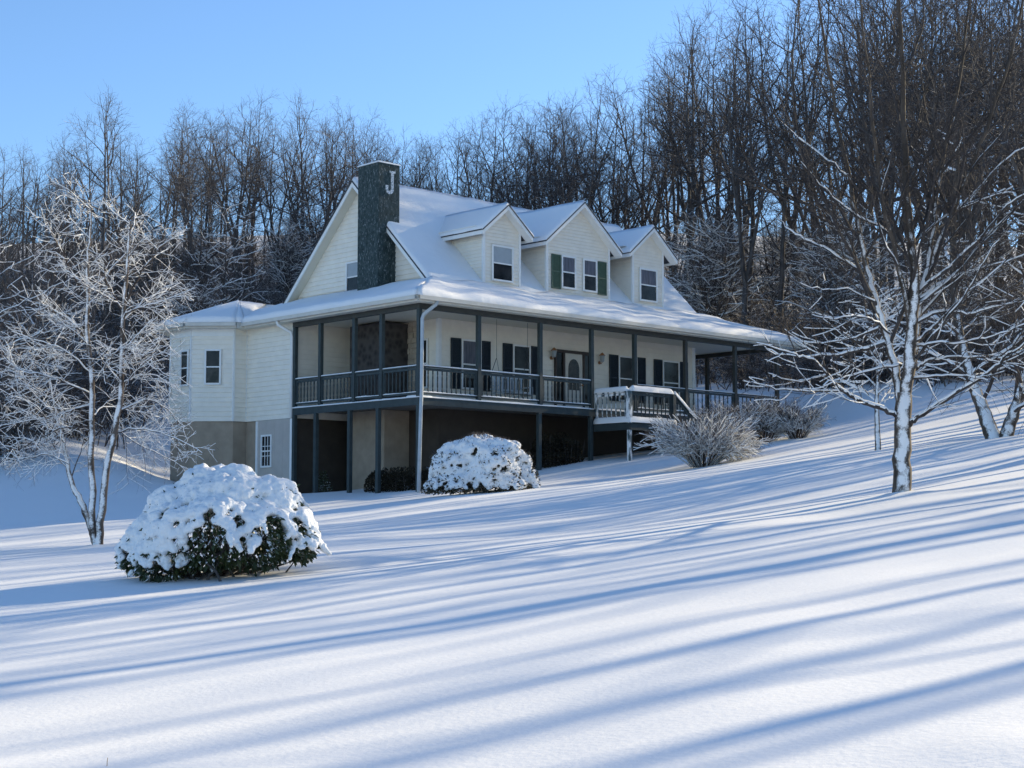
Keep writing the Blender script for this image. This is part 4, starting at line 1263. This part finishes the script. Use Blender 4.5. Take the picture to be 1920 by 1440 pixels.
def build_other_trees():
    # the wide V shaped tree at the right
    rng = np.random.default_rng(31); sk = Skel(); D = 40.0
    for p, dep, a in (([(1866, 835), (1860, 812), (1842, 765), (1826, 725), (1800, 640), (1785, 520), (1790, 380), (1800, 240)], 1.0, .21), ([(1884, 835), (1888, 812), (1903, 770), (1918, 725), (1940, 640), (1960, 500), (1975, 300)], -.5, .19)):
        q, r = px_limb(p, D, dep, a, .03, 4, rng); sk.add(q, r, 0)
    spec = {1: dict(n=lambda L: 12, t0=.28, ang=.95, len=lambda t, L: .8+L*.25*(1.1-t), up=.05, wander=.12, seg=6, r=lambda L: .05, rmin=.01),
            2: dict(n=lambda L: 3+3*L, t0=.12, ang=.75, len=lambda t, L: .4+L*.35*(1.1-t), up=.04, wander=.14, seg=4, r=lambda L: .014, rmin=.006),
            3: dict(n=lambda L: 2+4*L, t0=.1, ang=.7, len=lambda t, L: .25+.35*L, up=.03, wander=.15, seg=3, r=lambda L: .008, rmin=.004)}
    for q, r, lv in list(sk.p): ramify(rng, sk, q, r, 1, spec)
    finish_tree('forked_tree', at(1875, 822, D), sk, 'thick V shaped tree splitting at the snow into two leaning trunks', 'tree', None, 'bark_maple', 'twig_snowy', {1, 2}, snow_kw=dict(k=.9, add=.014))
    # young tree between the house and the maple
    rng = np.random.default_rng(32); sk = Skel(); D = 42.0
    q, r = px_limb([(1646, 860), (1645, 810), (1643, 760), (1646, 700), (1640, 640), (1644, 580)], D, .3, .085, .012, 4, rng); sk.add(q, r, 0)
    spec2 = {1: dict(n=lambda L: 16, t0=.36, ang=1.0, len=lambda t, L: .5+1.3*(1.1-t), up=.04, wander=.12, seg=5, r=lambda L: .02, rmin=.006), 2: spec[2], 3: spec[3]}
    ramify(rng, sk, q, r, 1, spec2)
    finish_tree('young_tree', at(1645, 850, D), sk, 'young slim tree on the lawn between the house and the large maple', 'tree', None, 'bark_maple', 'twig_snowy', {1, 2, 3}, snow_kw=dict(k=1, add=.012))
build_other_trees()

def leaves_mesh(name, P, N, size, rng, width=.36, droop=.4, jitter=.6):
    """one pointed leaf per point, growing along N"""
    n = len(P); N = unit(N + rng.normal(0, jitter, N.shape) + np.array([0, 0, -droop]))
    S = unit(np.cross(N, rng.normal(0, 1, N.shape))); L = size*rng.uniform(.6, 1.3, n)[:, None]
    up = np.cross(S, N)
    a = P; b = P+N*L*.5+S*L*width+up*L*.06; c = P+N*L; d = P+N*L*.5-S*L*width+up*L*.06
    V = np.stack([a, b, c, d], 1).reshape(-1, 3)
    return np_mesh(name, V, np.arange(4*n).reshape(n, 4))

_ICO = None
def blob_snow(name, blobs, voxel, parent, mat='bush_snow', noise_amp=.03, noise_scale=.12):
    """lumps of snow (centre, (rx, ry, rz), tilt axis) fused into one skin"""
    bm = bmesh.new(); bmesh.ops.create_icosphere(bm, subdivisions=2, radius=1.0)
    base = np.array([v.co[:] for v in bm.verts]); faces = np.array([[v.index for v in f.verts] for f in bm.faces]); bm.free()
    V, F = [], []
    for i, (c, rad, rot) in enumerate(blobs):
        q = base*np.array(rad); q = q@np.array(rot).T + np.array(c); V.append(q); F.append(faces+i*len(base))
    me = np_mesh(name, np.concatenate(V), np.concatenate(F))
    o = bpy.data.objects.new(name, me); COL.objects.link(o)
    md = o.modifiers.new('r', 'REMESH'); md.mode = 'VOXEL'; md.voxel_size = voxel
    tx = bpy.data.textures.new(name, 'CLOUDS'); tx.noise_scale = noise_scale; tx.noise_depth = 3
    dm = o.modifiers.new('d', 'DISPLACE'); dm.texture = tx; dm.strength = noise_amp; dm.mid_level = .5; dm.texture_coords = 'LOCAL'
    sm = o.modifiers.new('s', 'SMOOTH'); sm.iterations = 2; sm.factor = .5
    bpy.context.view_layer.update()
    dg = bpy.context.evaluated_depsgraph_get()
    me2 = bpy.data.meshes.new_from_object(o.evaluated_get(dg))
    bpy.data.objects.remove(o); bpy.data.textures.remove(tx); me2.name = name
    me2.polygons.foreach_set('use_smooth', [True]*len(me2.polygons))
    return link_mesh(name, me2, mat, parent)

def rot_to(zdir, rng):
    z = Vector(zdir).normalized(); x = z.orthogonal().normalized(); y = z.cross(x)
    return [[x.x, y.x, z.x], [x.y, y.y, z.y], [x.z, y.z, z.z]]

CR = np.array([_r[0], _r[1], 0]); CF = np.array([_d[0], _d[1], 0])/math.cos(PITCH)   # across and away from the camera

def build_rhododendron():
    rng = np.random.default_rng(41); base = at(408, 1070, 20.0); base[2] = tz1(base[0], base[1])
    R_ = empty('rhododendron_bush', tuple(base), 'big spreading evergreen bush bowed under thick lumps of snow, dark leaves showing below', 'bush')
    k = .0062; zb = 1074
    lobes = []
    for px, py, r, dy in ((330, 962, .40, .1), (385, 925, .42, .25), (437, 905, .27, .1), (438, 940, .40, -.1), (500, 945, .40, .1), (548, 990, .31, -.05), (285, 1010, .34, 0), (350, 1000, .44, -.35),
                          (420, 995, .46, -.45), (490, 1000, .42, -.35), (255, 1035, .24, -.05), (570, 1015, .22, -.15), (310, 1045, .30, -.40), (370, 940, .40, .5), (470, 960, .45, .5), (520, 930, .26, .25), (400, 960, .5, 0)):
        lobes.append((base + CR*(px-408)*k + CF*dy + np.array([0, 0, (zb-py)*k]), r))
    C = np.array([c for c, _ in lobes]); Rr = np.array([r for _, r in lobes])
    def sample(n, kk=1.0):
        out = []
        while len(out) < n:
            i = rng.choice(len(lobes), p=Rr**2/(Rr**2).sum()); d = unit(rng.normal(0, 1, 3)); p = C[i]+d*Rr[i]*kk*np.array([1, 1, .88])
            dd = np.linalg.norm(p-C, axis=1)
            if (dd < Rr*.93*kk).sum() > (1 if dd[i] < Rr[i]*.93*kk else 0): continue
            if p[2] < tz1(p[0], p[1])-.02: continue
            out.append((p, d, i))
        return out
    S = sample(11000, 1.0)
    P = np.array([p for p, d, i in S]); N = np.array([d for p, d, i in S])
    P = P - N*np.abs(rng.normal(0, .05, (len(P), 1))) + rng.normal(0, .015, P.shape)
    out = unit(P-(base+np.array([0, 0, .5])))
    keep = np.array([noise.noise(Vector(p*5.0)) > -.28 for p in P])
    link_mesh('leaves', leaves_mesh('leaves', P[keep], unit(N*.6+out*.6)[keep], .080, rng, .22, .75, .5), 'leaf_dark', R_)
    sk = Skel()
    for p, d, i in sample(60, .9):
        b = base+CR*rng.normal(0, .22)+CF*rng.normal(0, .22); m = (b+p)/2+np.array([0, 0, -.10])
        sk.add(np.array([b-np.array([0, 0, .1]), b*.6+m*.4, m, m*.4+p*.6, p]), np.array([.020, .017, .013, .009, .005]), 1)
    link_mesh('stems', sk.tubes('stems', {1}, 5), 'bark_forest', R_)
    blobs = []; up = np.array([0, 0, 1.0])
    for p, d, i in sample(1900, 1.0):
        side = (p-base)@CR; front = -(p-base)@CF; h = p[2]-base[2]
        t = .22 + .42*noise.noise(Vector(p*3.1))
        if side > .30 and front > -.1 and h < .75: t += .22
        elif side > -.25 and front > .1 and h < .50: t += .36
        elif side < -.15: t -= .30
        else: t -= .10
        if noise.noise(Vector(p*2.3)+Vector((4, 9, 2))) > .10: t -= .50
        if d[2] < t or h < .10: continue
        s = rng.uniform(.045, .095)*(1.15 if d[2] > .6 else .85)
        blobs.append((p+up*.015, (s*rng.uniform(1.0, 1.5), s*rng.uniform(.8, 1.1), s*rng.uniform(.6, .85)), rot_to(d*.6+up*.6, rng)))
        if d[2] < t+.25 and rng.random() < .22:          # tongues of snow bending down along the branches
            q = p.copy(); dr = unit(np.array([d[0], d[1], -.9])); s2 = s
            for _ in range(rng.integers(2, 5)):
                q = q+dr*.055; s2 *= .86; blobs.append((q, (s2*.9, s2*.9, s2*1.0), rot_to(up, rng)))
    for px, py, s in ((437, 868, .10), (441, 880, .11), (456, 882, .035), (466, 876, .028), (470, 872, .022), (475, 872, .020), (478, 877, .020), (585, 1030, .06), (592, 1037, .05), (575, 1032, .05)):
        blobs.append((base+CR*(px-408)*k+np.array([0, 0, (zb-py)*k]), (s*1.1, s, s*.95), rot_to(up, rng)))
    blob_snow('snow_load', blobs, .016, R_, noise_amp=.045, noise_scale=.05)
build_rhododendron()

def build_round_bush():
    rng = np.random.default_rng(42); base = at(905, 918, 41.8); base[2] = tz1(base[0], base[1])
    W, H, Dp = 1.45, 1.48, 1.2
    def surf(th, ph, k=1.0):
        q = Vector((math.sin(ph)*math.cos(th), math.sin(ph)*math.sin(th), math.cos(ph)))
        lump = 1+.20*noise.noise(q*1.9+Vector((2, 8, 1)))+.14*noise.noise(q*4.5)
        k = k*(.45+.55*lump)
        s = math.sin(ph)**.8
        return base+CR*(s*W*lump*k*math.cos(th))+CF*(s*Dp*lump*k*math.sin(th))+np.array([0, 0, max(-.1, math.cos(ph))**1.0*H*k if ph < 1.57 else -.1])
    R_ = empty('round_bush', tuple(base), 'rounded clipped bush thickly covered with snow in front of the porch corner', 'bush')
    P, N = [], []
    for i in range(16000):
        th = rng.uniform(0, 6.283); ph = math.acos(1-rng.uniform(0, 1)); k = (1.03 if ph > .8 else .975)-abs(rng.normal(0, .08)); p = surf(th, ph, k)
        P.append(p); N.append(p-base-np.array([0, 0, .3]))
    link_mesh('leaves', leaves_mesh('leaves', np.array(P), unit(np.array(N)), .065, rng, .30, .1, .8), 'leaf_brown', R_)
    sk = Skel()
    for i in range(1100):
        th = rng.uniform(0, 6.283); ph = rng.uniform(.05, 1.5); a = surf(th, ph, .72); b = surf(th+rng.normal(0, .06), ph+rng.normal(0, .06), 1.04+rng.uniform(0, .05))
        sk.add(np.array([a, (a+b)/2+rng.normal(0, .02, 3), b]), np.array([.009, .007, .004]), 1)
    link_mesh('twigs', sk.tubes('twigs', {1}, 3), 'twig_brown', R_)
    blobs = []
    for i in range(2300):
        th = rng.uniform(0, 6.283); ph = math.acos(1-rng.uniform(0, 1)*.93)
        p = surf(th, ph, .985 if ph > .8 else 1.0)
        c = noise.noise(Vector(p*2.6)) + .45*noise.noise(Vector(p*7))
        if c < -.95+.70*(ph/1.5)**6: continue
        s = rng.uniform(.05, .10); nr = unit(p-base)
        blobs.append((p, (s*1.25, s, s*.7), rot_to(nr*.8+np.array([0, 0, .5]), rng)))
    blob_snow('snow_load', blobs, .026, R_, noise_amp=.06, noise_scale=.06)
build_round_bush()

def twig_shrub(name, px, py, D, W, H, n, seed, label, group=None, snow=.012, patch=.1, lean=.0, droop=.045):
    rng = np.random.default_rng(seed); base = at(px, py, D); base[2] = tz1(base[0], base[1])-.05
    sk = Skel()
    spec = {2: dict(n=lambda L: 4+7*L, t0=.25, ang=.55, len=lambda t, L: .12+L*.30*(1.1-t), up=.02, wander=.12, seg=3, r=lambda L: .006, rmin=.003),
            3: dict(n=lambda L: 1+7*L, t0=.1, ang=.6, len=lambda t, L: .08+.3*L, up=.0, wander=.14, seg=2, r=lambda L: .004, rmin=.0025)}
    for i in range(n):
        a = rng.uniform(0, 6.283); rr = rng.uniform(0, 1)**.6
        d = CR*(math.cos(a)*rr*W/H*.9+lean)+CF*math.sin(a)*rr*W/H*.7+np.array([0, 0, 1.0])
        b = base+CR*math.cos(a)*rr*W*.22+CF*math.sin(a)*rr*W*.2
        q, r = limb(rng, b, d, H*rng.uniform(.65, 1.1)*math.sqrt(1+rr*rr*.5), .010, .003, 7, .09, -droop*(.3+rr))
        sk.add(q, r, 1); ramify(rng, sk, q, r, 2, spec)
    R_ = empty(name, tuple(base), label, 'shrub', group)
    link_mesh('twigs', sk.tubes('twigs', {1, 2, 3}, {1: 4, 2: 3, 3: 3}), 'twig_snowy', R_)
    me = snow_skel(sk, {1, 2, 3}, k=1, add=snow, rmin=.003, steep=.97, patch=patch, seed=seed).tubes('twig_snow', {1, 2, 3}, 3)
    link_mesh('twig_snow', me, 'snow', R_)
    return R_

def build_shrubs():
    twig_shrub('arching_shrub', 1318, 868, 45.5, 1.6, 1.6, 150, 51, 'arching twiggy shrub dusted with snow at the foot of the porch stairs', snow=.0105, patch=.1, droop=.10)
    g = 'bare shrubs in a bed along the porch end'
    twig_shrub('bare_shrub', 1365, 822, 50.5, 1.1, 1.45, 85, 52, 'dark twiggy shrub against the porch rail, behind the arching shrub by the stairs', g, .0095, .2)
    twig_shrub('bare_shrub', 1432, 812, 51.0, 1.2, 1.35, 90, 53, 'dark twiggy shrub in the middle of the bed below the porch end', g, .0095, .2)
    twig_shrub('bare_shrub', 1495, 808, 51.0, 1.0, 1.15, 80, 54, 'dark twiggy shrub at the outer end of the bed, beside open snow', g, .0095, .2)
build_shrubs()

def leafy_clump(name, c, hx, hy, h, n, size, seed, label, mat='leaf_hedge', snow=0):
    rng = np.random.default_rng(seed); x, y = c; z = tz1(x, y); R_ = empty(name, (x, y, z), label, 'shrub')
    u = rng.uniform(-1, 1, (n, 3)); u[:, 2] = rng.uniform(0, 1, n)
    f = (np.abs(u[:, 0])**3+np.abs(u[:, 1])**3+np.abs(u[:, 2])**3)**(1/3)
    u = u/np.maximum(f, 1)[:, None]; u[:, 2] *= 1+.12*np.sin(u[:, 0]*9)
    P = np.array([x, y, z-.1])+u*np.array([hx, hy, h+.1])
    N = unit(u*np.array([1/hx, 1/hy, .6/h])+np.array([0, 0, .3]))
    link_mesh('leaves', leaves_mesh('leaves', P, N, size, rng, .3, 0, .9), mat, R_)
    sk = Skel()
    for i in range(60):
        a = rng.uniform(-.8, .8, 2); b = np.array([x+a[0]*hx, y+a[1]*hy, z-.1]); t = b+np.array([rng.normal(0, .08), rng.normal(0, .08), h*rng.uniform(.7, 1.1)])
        sk.add(np.array([b, (b+t)/2, t]), np.array([.012, .009, .005]), 1)
    link_mesh('stems', sk.tubes('stems', {1}, 4), 'brush', R_)
    return R_
leafy_clump('low_hedge', (.75, 1.5), .55, 1.7, .62, 9000, .07, 61, 'low dark hedge in the shade under the side porch')
leafy_clump('dark_shrub', (6.2, .55), 1.0, .5, .95, 7000, .07, 62, 'dark leafy shrub in the shade under the front porch')

def little_spruce():
    rng = np.random.default_rng(63); x, y = .35, 5.1; z = tz1(x, y)
    R_ = empty('little_spruce', (x, y, z), 'tiny snow tipped evergreen seedling against the addition under the side porch', 'plant')
    sk = Skel(); sk.add(np.array([[x, y, z-.1], [x, y, z+.4], [x, y, z+.8]]), np.array([.02, .014, .004]), 0)
    P, N = [], []
    for k in range(8):
        zz = z+.08+k*.085; L = .30*(1-k/9)
        for j in range(6):
            a = j*1.047+k*.5; d = np.array([math.cos(a), math.sin(a), .15])
            for t in np.linspace(.1, 1, 14):
                for s in range(3): P.append(np.array([x, y, zz])+d*L*t); N.append(d+rng.normal(0, .6, 3))
    link_mesh('needles', leaves_mesh('needles', np.array(P), unit(np.array(N)), .05, rng, .15, .1, .5), 'leaf_dark', R_)
    link_mesh('stem', sk.tubes('stem', {0}, 5), 'bark_forest', R_)
little_spruce()

def porch_swing():
    """slatted bench swing hung on chains from the porch ceiling"""
    x0, x1, y, z = 4.15, 5.55, .95, .42
    R_ = empty('porch_swing', ((x0+x1)/2, y, z), 'wooden porch swing hung on chains between the two left front windows', 'swing')
    m = MB()
    for k in range(5): m.box((x0, y-.02+k*.10, z), (x1, y+.06+k*.10, z+.025))
    m.box((x0+.05, y-.02, z-.05), (x0+.10, y+.46, z-.001)); m.box((x1-.10, y-.02, z-.05), (x1-.05, y+.46, z-.001))
    m.build('seat', 'steel', R_)
    m = MB()
    m.box((x0, y+.47, z+.10), (x1, y+.50, z+.16)); m.box((x0, y+.47, z+.52), (x1, y+.50, z+.60))
    n = 12
    for k in range(n): a = x0+(x1-x0)*(k+.5)/n; m.box((a-.03, y+.475, z+.16), (a+.03, y+.495, z+.52))
    m.build('backrest', 'steel', R_)
    for x in (x0+.02, x1-.06):
        m = MB(); m.box((x, y-.03, z+.22), (x+.04, y+.50, z+.25)); m.box((x, y-.03, z), (x+.04, y+.01, z+.22)); m.build('armrest', 'steel', R_)
    for x in (x0+.02, x1-.02):
        m = MB(); m.tube([(x, y, z+.25), (x, y+.22, z+1.1), (x, y+.22, ZC)], .006, 5); m.tube([(x, y+.49, z+.58), (x, y+.23, z+1.1)], .010, 5); m.build('chain', 'metal_dark', R_)
porch_swing()

# ------------------------------------------------------------------ undergrowth at the foot of the wood, and the trees that streak the lawn
def undergrowth():
    clumps = []
    for s in range(4):
        rng = np.random.default_rng(200+s); sk = Skel()
        spec = {2: dict(n=lambda L: 2+1.9*L, t0=.15, ang=.85, len=lambda t, L: .3+L*.33*(1.1-t), up=.03, wander=.17, seg=3, r=lambda L: .010, rmin=.005),
                3: dict(n=lambda L: 1+3.2*L, t0=.1, ang=.8, len=lambda t, L: .2+.35*L, up=.0, wander=.18, seg=2, r=lambda L: .007, rmin=.004)}
        for i in range(9):
            d = (rng.normal(0, .35), rng.normal(0, .35), 1); q, r = limb(rng, (rng.normal(0, .5), rng.normal(0, .5), -.2), d, rng.uniform(1.6, 3.8), .02, .006, 5, .10, .02)
            sk.add(q, r, 1); ramify(rng, sk, q, r, 2, spec)
        me = sk.tubes('c', {1, 2, 3}, 3)
        V = np.empty(len(me.vertices)*3, np.float32); me.vertices.foreach_get('co', V)
        F = np.empty(len(me.loops), np.int32); me.loops.foreach_get('vertex_index', F)
        clumps.append((V.reshape(-1, 3), F.reshape(-1, 4))); bpy.data.meshes.remove(me)
    rng = random.Random(9); Vs, Fs, b = [], [], 0
    n = 0
    while n < 850:
        px = rng.uniform(-80, 2000); D = wood_edge(px)+rng.uniform(-1.5, 1)+rng.random()**1.5*40
        x, y = polar(px, D)
        if -4 < x < 20.5 and -3 < y < 14.5: continue
        n += 1
        V, F = clumps[rng.randrange(4)]; a = rng.uniform(0, 6.28); s = rng.uniform(.7, 1.5)
        c, si = math.cos(a)*s*1.15, math.sin(a)*s*1.15
        W = np.stack([V[:, 0]*c-V[:, 1]*si+x, V[:, 0]*si+V[:, 1]*c+y, V[:, 2]*s+tz1(x, y)], -1)
        Vs.append(W); Fs.append(F+b); b += len(V)
    me = np_mesh('undergrowth', np.concatenate(Vs), np.concatenate(Fs))
    o = link_mesh('undergrowth', me, 'brush')
    tag(o, 'tangled brown undergrowth flecked with snow along the edge of the wood', 'undergrowth', kind='stuff')
undergrowth()

def shadow_trees():
    """the near end of the same wood, just outside the picture: its trunks streak the lawn"""
    rng0 = random.Random(77); protos = []
    for s in range(4):
        rng = np.random.default_rng(300+s); sk = Skel(); H = 15.0
        spec = {1: dict(n=lambda L: 9, t0=.38, ang=.75, len=lambda t, L: 1.0+L*.24*(1.1-t), up=.09, wander=.10, seg=5, r=lambda L: .014*L+.01, rmin=.01),
                2: dict(n=lambda L: 2+1.2*L, t0=.2, ang=.7, len=lambda t, L: .5+L*.35*(1.1-t), up=.08, wander=.12, seg=3, r=lambda L: .016, rmin=.008)}
        t, tr = limb(rng, (0, 0, -.5), (0, 0, 1), H+.5, .17, .02, 12, .03, .1); sk.add(t, tr, 0); ramify(rng, sk, t, tr, 1, spec)
        a = sk.tubes('trunk', {0}, 8); c = sk.tubes('crown', {1, 2}, 3); a.materials.append(M['bark_forest']); c.materials.append(M['twig_forest'])
        PROTO.append((a, c, H)); protos.append(len(PROTO)-1)
    KIND.extend(['slim bare tree']*4)
    placed = []
    def put(x, y, H):
        placed.append((x, y))
        put_tree('bare_tree', rng0.choice(protos), x, y, H, rng0.uniform(0, 6.28), 'slim bare tree on the slope beyond the maple, its shadow streaking the lawn', 'trees shading the lawn', lean=(rng0.gauss(0, .02), rng0.gauss(0, .02)))
    for x, yl in ((5, -33.1), (-2, -31.6), (9, -30.7), (1, -29.3), (12, -28.3), (4, -27.1), (-3, -26.2), (10, -25.2)): put(x, yl-.105*(x+15), rng0.uniform(12, 17))
    for x, yl, pr in ((34, -29.5, 1), (30, -24, 4), (16, -12.5, 1), (19, -10.5, 2), (15, -9.0, 4), (23, -8.0, 1)):
        y = yl-.105*(x+15)
        placed.append((x, y)); put_tree('bare_tree', pr, x, y, 14, rng0.uniform(0, 6.28), 'spreading bare tree on the slope beyond the maple, shading the lawn in broad bands', 'spreading trees shading the lawn')
    for y0, y1, cnt, gap, xa, xb in ((-26, -17, 17, 1.0, -2, 26), (-17, -5, 32, 1.3, 4, 36), (-5, 9, 26, 1.8, 22, 60)):
        n = 0; tries = 0
        while n < cnt and tries < 4000:
            tries += 1
            x = rng0.uniform(xa, xb); y = rng0.uniform(y0, y1)-.105*(x+15)
            px, D = heading_dist(x, y)
            if 0 < px < 2080: continue
            if any((a-x)**2+(b-y)**2 < gap*gap for a, b in placed): continue
            n += 1; put(x, y, rng0.uniform(11, 17))
shadow_trees()

def grass_stem():
    b = ground_px(200, 1438); rng = np.random.default_rng(3); sk = Skel()
    z = tz1(b[0], b[1])
    sk.add(np.array([[b[0], b[1], z-.03], [b[0]+.002, b[1], z+.02], [b[0]+.006, b[1]+.002, z+.045]]), np.array([.0022, .002, .0015]), 0)
    me = sk.tubes('grass_stem', {0}, 5); o = link_mesh('grass_stem', me, 'dead_leaf')
    tag(o, 'single dry grass stem poking through the snow at the bottom edge of the lawn', 'grass stem')
grass_stem()
